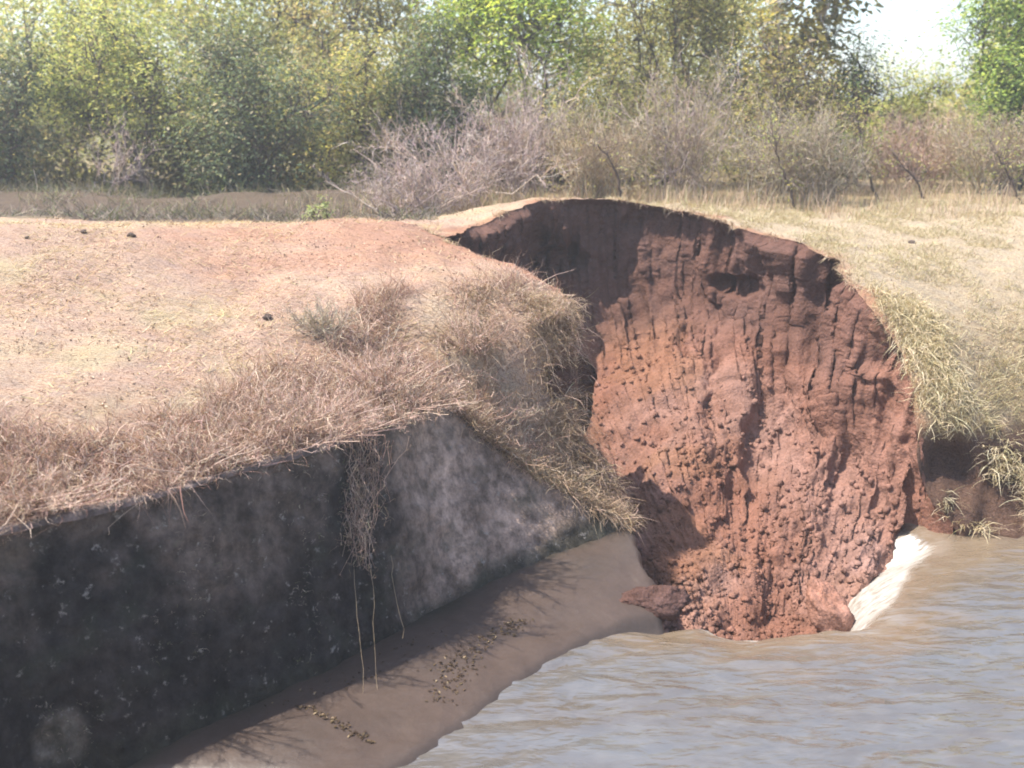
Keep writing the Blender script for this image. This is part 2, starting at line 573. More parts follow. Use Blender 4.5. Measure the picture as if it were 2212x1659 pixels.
# ------------------------------------------------------------------ ground sheet (both banks, fields to the horizon)
def axis(a, b, step, far_lo, far_hi):
    mid = np.arange(a, b + 1e-6, step)
    def grow(start, end):
        out, d, x = [], step * 1.25, start
        while abs(x - start) < abs(end - start):
            x += math.copysign(d, end - start); out.append(x); d *= 1.16
        return out
    return np.array(grow(a, far_lo)[::-1] + list(mid) + grow(b, far_hi))
gx = axis(-5.2, 6.6, 0.045, -700, 700)
gy = axis(4.2, 13.6, 0.045, -60, 1500)
X, Y = np.meshgrid(gx, gy, indexing='ij')
GP = np.stack([X.ravel(), Y.ravel()], 1)
edge = np.vstack([top[:, :2], rim_xy, shore_xy[1:]])
edge_z = np.concatenate([top[:, 2] + 0.005, rim_z, np.full(len(shore_xy) - 1, -0.15)])
poly = np.vstack([edge, [(30, 0.8), (-30, -0.4)]])
gz = ground_h(GP)
nearb = GP[:, 1] < 1.6
gz[nearb] = (2.05 - 2.4 * smooth(0.2, 0.85, GP[nearb, 1] + 0.02 * np.clip(-GP[nearb, 0], 0, 30)))
ins = inside(GP, poly)
box = (GP[:, 0] > -31) & (GP[:, 0] < 31) & (GP[:, 1] > 1.2) & (GP[:, 1] < 14)
idx = np.where(ins & box)[0]
dd, di, dt = seg_dist(GP[idx], edge)
cell = np.maximum(np.abs(np.gradient(gx))[idx // len(gy)], np.abs(np.gradient(gy))[idx % len(gy)])
sn = dd < cell * 1.5
snapped = np.zeros(len(GP), bool)
ii = idx[sn]
a, t = di[sn], dt[sn][:, None]
GP[ii] = edge[a] * (1 - t) + edge[a + 1] * t
gz[ii] = edge_z[a] * (1 - t[:, 0]) + edge_z[a + 1] * t[:, 0]
snapped[ii] = True
def hollow(c, push, r):
    d = np.linalg.norm((np.column_stack([GP, gz]) - c) / r, axis=1)
    k = smooth(1.0, 0.35, d) * ~snapped
    GP[:, 0] += push[0] * k; GP[:, 1] += push[1] * k
    return push[2] * k
gz = gz + hollow(U(1212, 815, 8.12), (-0.16, 0.20, -0.05), (0.15, 0.15, 0.20))
face_ = (GP[:, 0] > 3.5) & (GP[:, 0] < 6) & (GP[:, 1] > 7.8) & (GP[:, 1] < 8.6) & ~snapped
rg = np.where(face_, 0.06 * fbm(np.column_stack([GP, gz]), 6.0, 3, seed=56), 0.0)
GP[:, 1] += rg
gz = gz + hollow(U(2055, 1010, 8.15), (0.05, 0.22, -0.04), (0.30, 0.24, 0.36))
gz = gz + hollow(U(2200, 1020, 8.15), (0.0, 0.18, -0.04), (0.34, 0.2, 0.26))
bad = ins & ~snapped & ~nearb
F = grid_faces(len(gx), len(gy))
F = F[~bad[F].any(1)]
used = np.zeros(len(GP), bool); used[F.ravel()] = True
remap = np.cumsum(used) - 1
GV = np.column_stack([GP, gz])[used]
F = remap[F]

def lerp(a, b, t):
    return np.asarray(a) + (np.asarray(b) - np.asarray(a)) * t[:, None]

P0 = np.column_stack([GV[:, :2], np.zeros(len(GV))])
x, y = GV[:, 0], GV[:, 1]
n_a = fbm(P0, 0.8, 4, seed=31)
n_b = fbm(P0 * (1, 2.2, 1), 1.6, 4, seed=37)
pink, straw, beige = (0.49, 0.355, 0.29), (0.51, 0.42, 0.30), (0.50, 0.42, 0.32)
gc = lerp(np.tile(pink, (len(GV), 1)), straw, smooth(-0.05, 0.45, n_a + 0.08 * smooth(-1.2, -3.2, GV[:, 0])))
gc = lerp(gc, (0.56, 0.43, 0.34), smooth(0.1, 0.5, n_b) * 0.6)
right = smooth(0.6, 1.6, x - 0.12 * (y - 8)) * smooth(0, 1, 1.0 * np.ones_like(x))
gc = lerp(gc, beige, right)
gc = lerp(gc, (0.40, 0.32, 0.22), right * smooth(2.0, 1.2, GV[:, 2]) * 0.8)
dtop, _, _ = seg_dist(GV[:, :2], top[::12, :2])
gc = lerp(gc, (0.22, 0.125, 0.09), smooth(1.3, 0.1, dtop + 0.35 * n_a) * (y < 14))
drim, _, _ = seg_dist(GV[:, :2], rim_xy[::12])
gc = lerp(gc, (0.42, 0.22, 0.15), smooth(0.20, 0.02, drim + 0.14 * n_b) * 0.8)
gc = lerp(gc, (0.47, 0.27, 0.20), smooth(1.5, 0.3, np.hypot((x + 1.5) / 1.9, (y - 9.6) / 1.0) + 0.3 * n_b) * (x < 0.4) * 0.75)
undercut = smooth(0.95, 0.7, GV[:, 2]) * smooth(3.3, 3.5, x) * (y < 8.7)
gc = lerp(gc, (0.14, 0.088, 0.07), undercut)  # bare soil face, darkened to paint in the shade below the overhang
gc = lerp(gc, (0.16, 0.10, 0.08), smooth(0.24, 0.12, np.linalg.norm(GV - U(1212, 815, 8.2), axis=1)))  # shade inside the nose hollow painted into the soil colour
farm = smooth(12.3, 14.5, y + 0.5 * n_a)
gc = lerp(gc, (0.34, 0.27, 0.16), farm * 0.8)
gc = lerp(gc, (0.17, 0.19, 0.07), smooth(18, 40, y) * 0.7)
gc = lerp(gc, (0.125, 0.10, 0.085), smooth(11.0, 11.8, y + 0.35 * n_b) * smooth(19.5, 18, y) * smooth(-0.9, -1.8, x) * 0.9)  # shade along the left bushes painted into the ground as a dark band
gc = gc * 0.86
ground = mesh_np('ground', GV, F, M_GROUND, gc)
tag(ground, 'dry straw coloured canal bank and fields beyond', kind='structure')

# ------------------------------------------------------------------ breach face
nU, nV = len(rim_xy), 220
cx, cy = 2.05, 8.0
BOT = np.array([(1.15, 6.75), (1.16, 6.78), (1.17, 6.82), (1.18, 6.86), (1.19, 6.9), (1.2, 7.0), (1.2, 7.2), (1.2, 7.5), (1.22, 7.7), (1.25, 7.8), (1.3, 7.85), (1.38, 7.85), (1.5, 7.75),
                (1.65, 7.5), (1.8, 7.2), (1.92, 7.0), (2.0, 6.88), (2.1, 6.8), (2.2, 6.76), (2.28, 6.72), (2.34, 6.68), (2.38, 6.62), (2.4, 6.55)])
# bottom follows the same parameter as the rim
rl = np.concatenate([[0], np.cumsum(np.linalg.norm(np.diff(RIM[:, :2], axis=0), axis=1))]); rl /= rl[-1]
su = np.linspace(0, 1, nU)
bot = np.stack([np.interp(su, rl, BOT[:, k]) for k in (0, 1)], 1)
ker = np.hanning(61); ker /= ker.sum()
bot = np.stack([np.convolve(np.pad(bot[:, k], 30, mode='edge'), ker, 'valid') for k in (0, 1)], 1)
v = np.linspace(0, 1, nV) ** 1.05
us = np.stack([su * 9, np.zeros(nU), np.zeros(nU)], 1)
leftw = smooth(rl[14], rl[12], su) * smooth(rl[2], rl[4], su)
k1 = 0.27 + 0.17 * leftw + 0.08 * fbm(us, 1.0, 3, seed=51)          # where the vertical scarp ends
k2 = np.clip(0.50 + 0.20 * leftw + 0.10 * fbm(us, 0.8, 2, seed=52), 0.40, 0.82)
k1 = np.minimum(k1, k2 - 0.1)
S = np.empty((nU, nV))
for i in range(nU):
    S[i] = np.interp(v, [0, 0.5 * k1[i], k1[i], k2[i], 1], [0, -0.012, 0.012, 0.21, 1.0])
kv = np.hanning(15); kv /= kv.sum()
S = np.stack([np.convolve(np.pad(r, 7, mode='edge'), kv, 'valid') for r in S])
S[:, 0] = 0
G = np.empty((nU, nV, 3))
G[..., :2] = rim_xy[:, None, :] + (bot - rim_xy)[:, None, :] * S[..., None]
zb = -0.62 - 0.35 * smooth(0.5, 0.85, su)
G[..., 2] = rim_z[:, None] + (zb - rim_z)[:, None] * v[None, :]
# floor of loose soil from the foot of the face forward to the lip
tf = np.linspace(0, 0.97, 61)[1:]
front = np.stack([np.interp(su, [0, 0.5, 1], [1.25, 1.6, 2.2]), np.full(nU, 6.5), np.full(nU, -0.72)], 1)
G = np.concatenate([G, G[:, -1:, :] + (front - G[:, -1])[:, None, :] * tf[None, :, None]], 1)
v = np.concatenate([v, np.ones(len(tf))])
nV = len(v)
Nn = grid_normals(G)
if (Nn[nU // 2, 110, 1]) > 0:
    Nn = -Nn
flat = G.reshape(-1, 3)
arc = np.repeat((np.arange(nU) * 0.022)[:, None], nV, 1)
depth = (rim_z[:, None] - G[..., 2])
uv = np.stack([arc, depth * 0.25, np.zeros_like(arc)], -1).reshape(-1, 3)
slant = np.stack([arc + depth * 0.25, depth * 0.18, np.zeros_like(arc)], -1).reshape(-1, 3)
low = smooth(k2[:, None] - 0.18, k2[:, None] + 0.12, v[None, :] * np.ones((nU, 1)))
ef = smooth(0, 0.035, v)[None, :] * (smooth(0, 0.06, su) * smooth(0, 0.03, 1 - su))[:, None]
dn = unit(np.array((-0.62, -0.42, -0.66)))            # the way the loose soil slid
def along(P, k):
    return P + (P @ dn)[:, None] * dn * (k - 1)
slid = along(flat, 0.36)
big = 0.15 * fbm(flat, 0.85, 2, seed=61).reshape(nU, nV)
fl = fbm(uv + 0.10 * fbm(flat, 2.0, 2, seed=60)[:, None], 1.7, 4, 0.55, seed=62)
flute = (0.17 * (0.35 - np.abs(fl - 0.1)) + 0.05 * fl).reshape(nU, nV) * (1 - 0.8 * low)
ridge = (0.10 * (0.45 - np.abs(fbm(slid, 2.2, 3, 0.6, seed=66)))).reshape(nU, nV) * (0.15 + 0.85 * low)
med = (0.045 * fbm(flat * (1, 1, 0.7), 4.0, 3, seed=63)).reshape(nU, nV) * (1 - 0.5 * low)
wp = along(flat, 0.72) + 0.07 * np.stack([fbm(flat, 5.0, 2, seed=67 + k) for k in range(3)], 1)
amt = np.clip(0.6 + 0.9 * fbm(slid, 1.6, 3, seed=70), 0.05, 1.3)
lump = (amt * (0.060 * (0.55 - cells(wp * (1, 1, 0.8), 5.5, 5)) + 0.036 * (0.55 - cells(wp, 12.0, 9)) + 0.018 * (0.55 - cells(wp, 24.0, 13)))).reshape(nU, nV) * (0.35 + 0.65 * low)
fine = (0.012 * fbm(flat, 30.0, 2, seed=65)).reshape(nU, nV)
disp = big + flute + ridge + med + lump + fine
def dent(xv, yv, D, ru, rv, dep, power=1.0):
    c = U(xv, yv, D)
    d2 = ((G[..., :2] - c[:2]) ** 2).sum(-1)
    ic = np.unravel_index(((G - c) ** 2).sum(-1).argmin(), d2.shape)
    da = (arc - arc[ic]) / ru
    dz = (G[..., 2] - G[ic][2]) / rv
    wob = 0.25 * fbm(flat, 5.0, 2, seed=int(xv)).reshape(nU, nV)
    return -dep * smooth(1.0, 0.55, np.sqrt(da ** 2 + dz ** 2) + wob)
disp += dent(1755, 640, 10.0, 0.28, 0.42, 0.30)
disp += dent(1735, 790, 9.6, 0.22, 0.36, 0.26)
disp += dent(1560, 620, 11.0, 0.45, 0.16, 0.16)
disp += dent(1480, 690, 10.8, 0.12, 0.16, 0.12)
disp += dent(1250, 560, 11.9, 0.5, 0.2, 0.18)
def bulge_form(xv, yv, D, ru, rv, dep, lean):
    c = U(xv, yv, D)
    ic = np.unravel_index(((G - c) ** 2).sum(-1).argmin(), disp.shape)
    a_ = G[..., 0] - G[ic][0]; z_ = G[..., 2] - G[ic][2]
    p_ = (a_ * math.cos(lean) + z_ * math.sin(lean)) / ru
    q_ = (-a_ * math.sin(lean) + z_ * math.cos(lean)) / rv
    wob = 0.3 * fbm(flat, 3.0, 3, seed=int(yv)).reshape(nU, nV)
    near_ = smooth(1.6, 0.9, np.linalg.norm(G - G[ic], axis=-1))
    return dep * near_ * smooth(1.15, 0.25, np.sqrt(p_ ** 2 + q_ ** 2) + wob)
disp += bulge_form(1580, 830, 9.8, 1.0, 0.20, 0.17, 0.85)
disp += bulge_form(1430, 960, 9.2, 0.8, 0.16, 0.13, 0.85)
disp += bulge_form(1700, 560, 10.5, 0.16, 0.55, 0.14, 0.1)
disp += bulge_form(1800, 900, 9.0, 0.9, 0.14, 0.11, 1.0)
disp += bulge_form(1250, 540, 12.0, 0.10, 0.5, 0.12, 0.0)
disp += bulge_form(1500, 560, 11.5, 0.12, 0.55, 0.14, 0.15)
disp += bulge_form(1650, 1150, 8.4, 0.9, 0.13, 0.10, 0.85)
G = G + Nn * (disp * ef)[..., None]
mound = 0.36 * np.exp(-((G[..., 0] - 1.35) / 0.6) ** 2 - ((G[..., 1] - 7.6) / 0.8) ** 2) * smooth(0.35, 0.6, v)[None, :]
G[..., 2] += mound
zc = G[..., 2].ravel()
na = fbm(flat, 0.9, 4, seed=71)
sc = lerp(np.tile((0.33, 0.155, 0.105), (len(flat), 1)), (0.40, 0.22, 0.165), smooth(-0.25, 0.5, na) * (0.3 + 0.7 * low.ravel()))
sc = lerp(sc, (0.35, 0.165, 0.095), smooth(0.1, 0.5, fbm(flat, 1.3, 3, seed=73)) * 0.7)
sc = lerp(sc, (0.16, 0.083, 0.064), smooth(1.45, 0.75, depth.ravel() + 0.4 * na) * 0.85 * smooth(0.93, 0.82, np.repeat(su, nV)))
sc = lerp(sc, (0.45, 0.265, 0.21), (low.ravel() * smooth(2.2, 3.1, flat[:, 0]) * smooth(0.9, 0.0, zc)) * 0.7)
sc = sc * np.array((0.62, 0.61, 0.60))
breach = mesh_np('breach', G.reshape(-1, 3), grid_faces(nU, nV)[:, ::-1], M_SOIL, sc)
tag(breach, 'raw red soil face of the washed out breach', kind='structure')

# loose crumbs of red soil lying on the face (too many to count)
def crumb_shapes(rng, n=6):
    t = (1 + 5 ** 0.5) / 2
    V = unit(np.array([(-1, t, 0), (1, t, 0), (-1, -t, 0), (1, -t, 0), (0, -1, t), (0, 1, t), (0, -1, -t), (0, 1, -t), (t, 0, -1), (t, 0, 1), (-t, 0, -1), (-t, 0, 1)], float))
    Fi = np.array([(0, 11, 5), (0, 5, 1), (0, 1, 7), (0, 7, 10), (0, 10, 11), (1, 5, 9), (5, 11, 4), (11, 10, 2), (10, 7, 6), (7, 1, 8), (3, 9, 4), (3, 4, 2), (3, 2, 6), (3, 6, 8), (3, 8, 9), (4, 9, 5), (2, 4, 11), (6, 2, 10), (8, 6, 7), (9, 8, 1)])
    return [(V * (1 + rng.uniform(-0.35, 0.3, (12, 1))) * rng.uniform(0.7, 1.2, 3), Fi) for _ in range(n)]
rng = np.random.default_rng(5)
shapes = crumb_shapes(rng)
bag = Bag()
prob = (low * smooth(0.0, 0.15, su)[:, None] * (0.4 + np.clip(fbm(flat, 1.5, 2, seed=81), 0, 1).reshape(nU, nV))).ravel()
prob /= prob.sum()
pick = rng.choice(len(flat), 8000, p=prob)
Gf = G.reshape(-1, 3); Nf = Nn.reshape(-1, 3)
sizes = 0.006 + 0.034 * rng.random(len(pick)) ** 4.5
for k, (i, s) in enumerate(zip(pick, sizes)):
    Vv, Ff = shapes[k % 6]
    bag.add(Vv * s + Gf[i] + Nf[i] * s * 0.3, Ff, sc[i] * (0.85 + 0.3 * rng.random()))
tag(bag.build('rubble', M_SOIL), 'crumbs of red soil strewn down the breach face', 'rubble', kind='stuff')

# ------------------------------------------------------------------ canal lining
nu = 420
tp = resample(TOP[1:], n=nu)
bs = resample(BASE[1:], n=nu)
# pair top and base by their own survey stations
def stations(P):
    l = np.concatenate([[0], np.cumsum(np.linalg.norm(np.diff(P, axis=0), axis=1))])
    return l / l[-1]
q = np.linspace(0, 1, nu)
st, sb = stations(TOP[1:]), stations(BASE[1:])
par = np.linspace(0, 1, len(TOP) - 1)
par_t = np.interp(q, par, st); par_b = np.interp(q, par, sb)
qq = np.linspace(0, 1, nu)
tp = np.stack([np.interp(par_t, qq, tp[:, k]) for k in range(3)], 1)
bs = np.stack([np.interp(par_b, qq, bs[:, k]) for k in range(3)], 1)
nv = 64
w = np.linspace(0, 1, nv)[None, :, None]
L = tp[:, None, :] * (1 - w) + bs[:, None, :] * w
bulge = 0.10 * np.sin(np.pi * w[..., 0]) * smooth(0.65, 1.0, q)[:, None]
Ln = grid_normals(L)
if Ln[nu // 2, nv // 2, 1] > 0:
    Ln = -Ln
Lf = L.reshape(-1, 3)
ld = (0.030 * fbm(Lf, 1.6, 4, seed=91) + 0.018 * fbm(Lf, 8, 3, seed=92)).reshape(nu, nv) - bulge
lf = smooth(0, 0.05, w[0, :, 0])[None, :]
L = L + Ln * (ld * lf)[..., None]
nl = fbm(Lf, 1.1, 4, seed=93)
slab = np.repeat(smooth(0.66, 0.84, q)[:, None], nv, 1).ravel()
ww = np.repeat(w[0, :, 0][None, :], nu, 0).ravel()
lc = lerp(np.tile((0.19, 0.145, 0.12), (len(Lf), 1)), (0.066, 0.054, 0.050), smooth(0.15, 0.5, ww + 0.25 * nl))
lc = lerp(lc, (0.42, 0.305, 0.24), slab * smooth(1.2, 0.75, ww + 0.2 * nl))
lc = lerp(lc, (0.036, 0.032, 0.032), smooth(0.1, 0.55, fbm(Lf * (1, 1, 0.7), 1.3, 4, 0.6, seed=98)) * (1 - slab) * 0.85)
lc = lerp(lc, (0.36, 0.265, 0.205), slab * smooth(0.45, 0.1, ww + 0.2 * nl))
lc = lerp(lc, (0.19, 0.145, 0.125), smooth(0.16, 0.02, ww + 0.10 * nl) * (1 - slab) * 0.8)
lc = lerp(lc, (0.060, 0.056, 0.042), smooth(0.84, 0.97, ww + 0.08 * nl) * 0.85)
lc = lc * (0.62 + 0.2 * slab)[:, None]
pp = np.linalg.norm((Lf - L[np.unravel_index(((L - U(130, 1610, 4.62)) ** 2).sum(-1).argmin(), L.shape[:2])]) / (0.13, 0.13, 0.17), axis=1)
lc = lerp(lc, (0.30, 0.25, 0.20), smooth(1.2, 0.5, pp + 0.35 * nl) * 0.8)
lining = empty('canal_lining', tuple(tp[nu // 2]), 'dark stained sloping lining wall of the canal ending at the breach', 'canal wall')
off = np.array(lining.location)
mesh_np('wall_face', L.reshape(-1, 3) - off, grid_faces(nu, nv), M_CONC, lc, parent=lining)
# coping along the top of the dark wall, and the broken thick end of the slab
kc = int(nu * 0.72)
cp = tp[:kc]
cn = unit(np.column_stack([-np.gradient(cp[:, 1]), np.gradient(cp[:, 0]), np.zeros(kc)]))
hw = 0.035 + 0.012 * fbm(cp, 3.0, 2, seed=95)
lift = 0.03 + 0.012 * fbm(cp, 2.0, 2, seed=96)
prof = [(-1.0, -0.06), (-0.9, 0.8), (0, 1.05), (1.6, 0.9), (3.0, -0.6)]
CP = np.stack([cp + cn * (hw * a)[:, None] + np.array((0, 0, 1)) * (lift * b)[:, None] for a, b in prof], 1)
mesh_np('coping', CP.reshape(-1, 3) - off, grid_faces(kc, len(prof)), M_CONC, np.tile((0.20, 0.155, 0.14), (kc * len(prof), 1)), parent=lining)
eN = 60
e0 = np.stack([np.interp(np.linspace(0, 1, eN), np.linspace(0, 1, nv), L[-1, :, k]) for k in range(3)], 1)
ethick = np.array((0.10, 0.06, -0.10))
EV = np.stack([e0, e0 + np.array((0.03, 0.02, -0.01)), e0 + ethick * (1 + 0.3 * fbm(e0, 5, 2, seed=97))[:, None]], 1)
mesh_np('broken_end', EV.reshape(-1, 3) - off, grid_faces(eN, 3), M_CONC, np.tile((0.17, 0.135, 0.115), (eN * 3, 1)), parent=lining)

# ------------------------------------------------------------------ silt apron at the foot of the lining
EDGE = np.array([(-30, 1.2, -0.06), (-8.2, 1.3, -0.06), (-2.4, 3.3, -0.06), U(560, 1830, 4.42), U(850, 1665, 4.72), U(1000, 1565, 5.13), U(1160, 1450, 5.72), U(1330, 1350, 6.25), U(1420, 1330, 6.42)])
EDGE[3:, 2] = -0.012
nu2, nv2 = 400, 60
def by_station(P, n):
    r = resample(P, n=n)
    pr = np.interp(np.linspace(0, 1, n), np.linspace(0, 1, len(P)), stations(P))
    return np.stack([np.interp(pr, np.linspace(0, 1, n), r[:, k]) for k in range(3)], 1)
b2 = by_station(BASE[1:], nu2); b2[:, 2] += 0.03
e2 = by_station(EDGE[1:], nu2)
back = unit(np.column_stack([b2[:, :2] - e2[:, :2], np.zeros(nu2)]))
b2 = b2 + back * 0.12
wv = np.linspace(-0.06, 1.12, nv2)
A = b2[:, None, :] * (1 - wv[None, :, None]) + e2[:, None, :] * wv[None, :, None]
A[..., 2] += 0.05 * np.sin(np.pi * np.clip(wv, 0, 1))[None, :] - 0.30 * np.clip(wv - 1, 0, 1)[None, :]
A[..., 2] += -0.05 * smooth(0.94, 1.06, wv)[None, :] + 0.02 * smooth(0.7, 0.92, wv)[None, :]
Af = A.reshape(-1, 3)
A[..., 2] += (0.012 * fbm(Af, 1.5, 3, seed=101) + 0.004 * fbm(Af, 9, 3, seed=102)).reshape(nu2, nv2)
# ragged end where the apron breaks off into the breach: roll it over and down
endq = np.linspace(0, 1, nu2)
ex = [A]
last, prev = A[-1], A[-6]
dirn = unit((last - prev) * np.array((1, 1, 0)))
rag = 0.05 * fbm(last, 4.0, 3, seed=103)[:, None]
for k, (h, d) in enumerate([(0.03, -0.01), (0.06, -0.06), (0.08, -0.16), (0.09, -0.4), (0.10, -0.9)]):
    ex.append((last + dirn * (h + rag) + np.array((0, 0, d)))[None])
A = np.concatenate(ex, 0)
nA = len(A)
Af = A.reshape(-1, 3)
ac = lerp(np.tile((0.078, 0.053, 0.041), (len(Af), 1)), (0.07, 0.051, 0.041), smooth(-0.2, 0.4, fbm(Af, 0.8, 3, seed=104)))
ac = lerp(ac, (0.036, 0.034, 0.022), smooth(0.20, 0.0, np.tile(wv, nA) + 0.07 * fbm(Af, 2.2, 3, seed=105)) * 0.85)
ac = ac * 0.84
ac = lerp(ac, (0.045, 0.036, 0.03), smooth(0.9, 1.02, np.tile(wv, nA)) * 0.6)
tag(mesh_np('silt_shore', Af, grid_faces(nA, nv2), M_SILT, ac), 'smooth brown silt apron along the foot of the lining', kind='structure')

# ------------------------------------------------------------------ canal water pouring over a lip into the breach
LIP = np.array([U(1352, 1150, 7.62)[:2], (1.02, 7.0), U(1415, 1318, 6.42)[:2], U(1500, 1330, 6.45)[:2], U(1565, 1348, 6.33)[:2], U(1630, 1362, 6.26)[:2], U(1705, 1360, 6.28)[:2], U(1790, 1352, 6.33)[:2],
                U(1870, 1343, 6.37)[:2], U(1945, 1275, 6.85)[:2], U(1980, 1205, 7.42)[:2], U(2020, 1160, 7.75)[:2], (3.5, 8.1)])
lip = resample(LIP, step=0.04)
hole = np.vstack([lip, [(3.5, 9.5), (0.5, 9.5)]])
wx = axis(-2.6, 6.2, 0.035, -40, 40)
wy = axis(4.3, 8.1, 0.035, 0.2, 8.4)
X, Y = np.meshgrid(wx, wy, indexing='ij')
WP = np.stack([X.ravel(), Y.ravel()], 1)
wd, _, _ = seg_dist(WP, lip)
wi = inside(WP, hole)
sd = np.where(wi, -wd, wd)             # negative inside the hole
rightside = smooth(2.15, 2.9, WP[:, 0])
P0 = np.column_stack([WP, np.zeros(len(WP))])
dip = -0.085 * np.exp(-np.clip(sd, 0, 9) / 0.22) * (0.6 + 0.6 * smooth(2.2, 1.4, WP[:, 0]))
stp = 2.6 * (1 - rightside) + 0.85 * rightside
drop = -np.clip(-sd, 0, 9) ** (1.25 - 0.2 * rightside) * stp
wz = dip + np.maximum(drop, -2.2)
flow = fbm(P0 * (1.0, 2.4, 1.0), 2.2, 3, seed=111)
wz += 0.010 * flow + 0.006 * fbm(P0 * (1, 2.5, 1), 7, 2, seed=112)
# standing ripples along the silt edge
sed, _, _ = seg_dist(WP, resample(EDGE[2:, :2], step=0.05))
wz += 0.006 * np.exp(-sed / 0.35) * np.sin(WP @ np.array((-11.0, 17.0)) + 4 * flow)
chut = smooth(0.06, -0.10, sd + 0.05 * fbm(P0, 5, 3, seed=113)) * smooth(2.0, 2.45, WP[:, 0]) * smooth(-0.75, -0.45, sd)
foam = np.clip(chut * 0.95 + smooth(0.07, 0.0, np.abs(sd)) * 0.7 * (WP[:, 0] < 1.75) * (WP[:, 0] > 1.3) * smooth(-0.2, 0.3, fbm(P0, 6, 2, seed=115)), 0, 1)
foam += 0.25 * smooth(0.25, 0.0, np.abs(sd)) * smooth(1.5, 2.3, WP[:, 0]) * smooth(0.1, 0.5, fbm(P0, 3.5, 3, seed=114))
foam = np.clip(foam, 0, 1)
Fw = grid_faces(len(wx), len(wy))
okv = (sd > -0.85) & ((sd > -0.5) | (WP[:, 0] > 2.1))
Fw = Fw[okv[Fw].all(1)]
tag(mesh_np('water', np.column_stack([WP, wz]), Fw, M_WATER, np.column_stack([foam, np.clip(smooth(0.75, 0.05, sd + 0.2 * flow) + smooth(6.9, 7.8, WP[:, 1] + 0.3 * flow) * 0.8, 0, 1), foam * 0])), 'silty canal water sliding over a lip into the breach', kind='structure')

# ------------------------------------------------------------------ earth clods
def clod(name, label, loc, size, seed, col=(0.23, 0.11, 0.075), cat='clod', group=None, sub=40, blunt=0.0, tilt=0.0):
    rng = np.random.default_rng(seed)
    th = np.linspace(0, np.pi, sub); ph = np.linspace(0, 2 * np.pi, sub * 2, endpoint=False)
    T, Pq = np.meshgrid(th, ph, indexing='ij')
    D = np.stack([np.sin(T) * np.cos(Pq), np.sin(T) * np.sin(Pq), np.cos(T)], -1).reshape(-1, 3)
    # planes knock facets off the ball
    r = np.ones(len(D))
    for _ in range(9):
        n = unit(rng.normal(size=3)); h = rng.uniform(0.55, 0.9)
        c = D @ n
        r = np.where(c > 1e-3, np.minimum(r, h / np.maximum(c, 1e-3)), r)
    r = r * (1 + 0.13 * fbm(D + seed, 2.2, 3, seed=seed) + 0.14 * np.abs(fbm(D + seed, 7, 4, 0.65, seed=seed + 1)))
    V = D * r[:, None] * np.array(size)
    ct, s_ = math.cos(tilt), math.sin(tilt)
    V = V @ np.array([[ct, 0, -s_], [0, 1, 0], [s_, 0, ct]])
    c = np.array(col) * (1 + 0.22 * fbm(D, 3, 3, seed=seed + 2))[:, None]
    i = np.arange(sub - 1); nv = sub * 2
    seam = np.stack([i * nv + nv - 1, (i + 1) * nv + nv - 1, (i + 1) * nv, i * nv], -1)
    o = mesh_np(name, V, np.vstack([grid_faces(sub, nv), seam]), M_SOIL, c)
    o.location = loc
    return tag(o, label, cat, group)

clod('earth_clod', 'dark crumbly earth clump perched at the end of the silt apron', U(1410, 1290, 6.62) + (0, 0, -0.02), (0.30, 0.18, 0.13), 11, (0.095, 0.05, 0.04), tilt=0.12)
clod('earth_clod', 'large brown wedge of earth beside the white chute of water', U(1795, 1322, 7.15), (0.17, 0.20, 0.30), 14, (0.30, 0.15, 0.105), tilt=-0.45)

# ================================================================== vegetation
def gz_at(x, y):
    return float(ground_h(np.array([(x, y)]))[0])

def blend_cols(rng, n, palette, jitter=0.12):
    pal = np.array([c for c, w in palette]); wt = np.array([w for c, w in palette], float); wt /= wt.sum()
    c = pal[rng.choice(len(pal), n, p=wt)]
    return np.clip(c * (1 + rng.uniform(-jitter, jitter, (n, 1)) + rng.uniform(-jitter, jitter, (n, 3)) * 0.35), 0.004, 0.9)

def blades(rng, root, length, width, lean, droop, palette, K=4, curl=0.0, az=None, jitter=0.16):
    """thin curved stems: root (N,3); lean 0 upright .. 1 lying; returns verts, faces, colours"""
    n = len(root)
    if az is None:
        az = rng.uniform(0, 2 * np.pi, n)
    d = np.stack([np.cos(az) * lean, np.sin(az) * lean, np.sqrt(np.clip(1 - lean ** 2, 0.02, 1))], 1)
    t = np.linspace(0, 1, K)[None, :, None]
    P = root[:, None, :] + length[:, None, None] * (t * d[:, None, :] + (t ** 2) * np.array((0, 0, -1.0)) * droop[:, None, None])
    if np.any(curl):
        w = rng.normal(size=(n, K, 3)) * np.array((1, 1, 0.7))
        w[:, 0] = 0
        P = P + np.cumsum(w, 1) * (length * curl)[:, None, None]
    W = width[:, None] * np.interp(np.linspace(0, 1, K), [0, 0.6, 1], [1, 0.8, 0.15])[None, :]
    a2 = rng.uniform(0, 2 * np.pi, n)
    side = unit(np.stack([np.cos(a2), np.sin(a2), rng.uniform(-0.5, 0.5, n)], 1))
    V, F = ribbons(P, W, side)
    C = np.repeat(blend_cols(rng, n, palette, jitter), K * 2, 0)
    return V, F, C

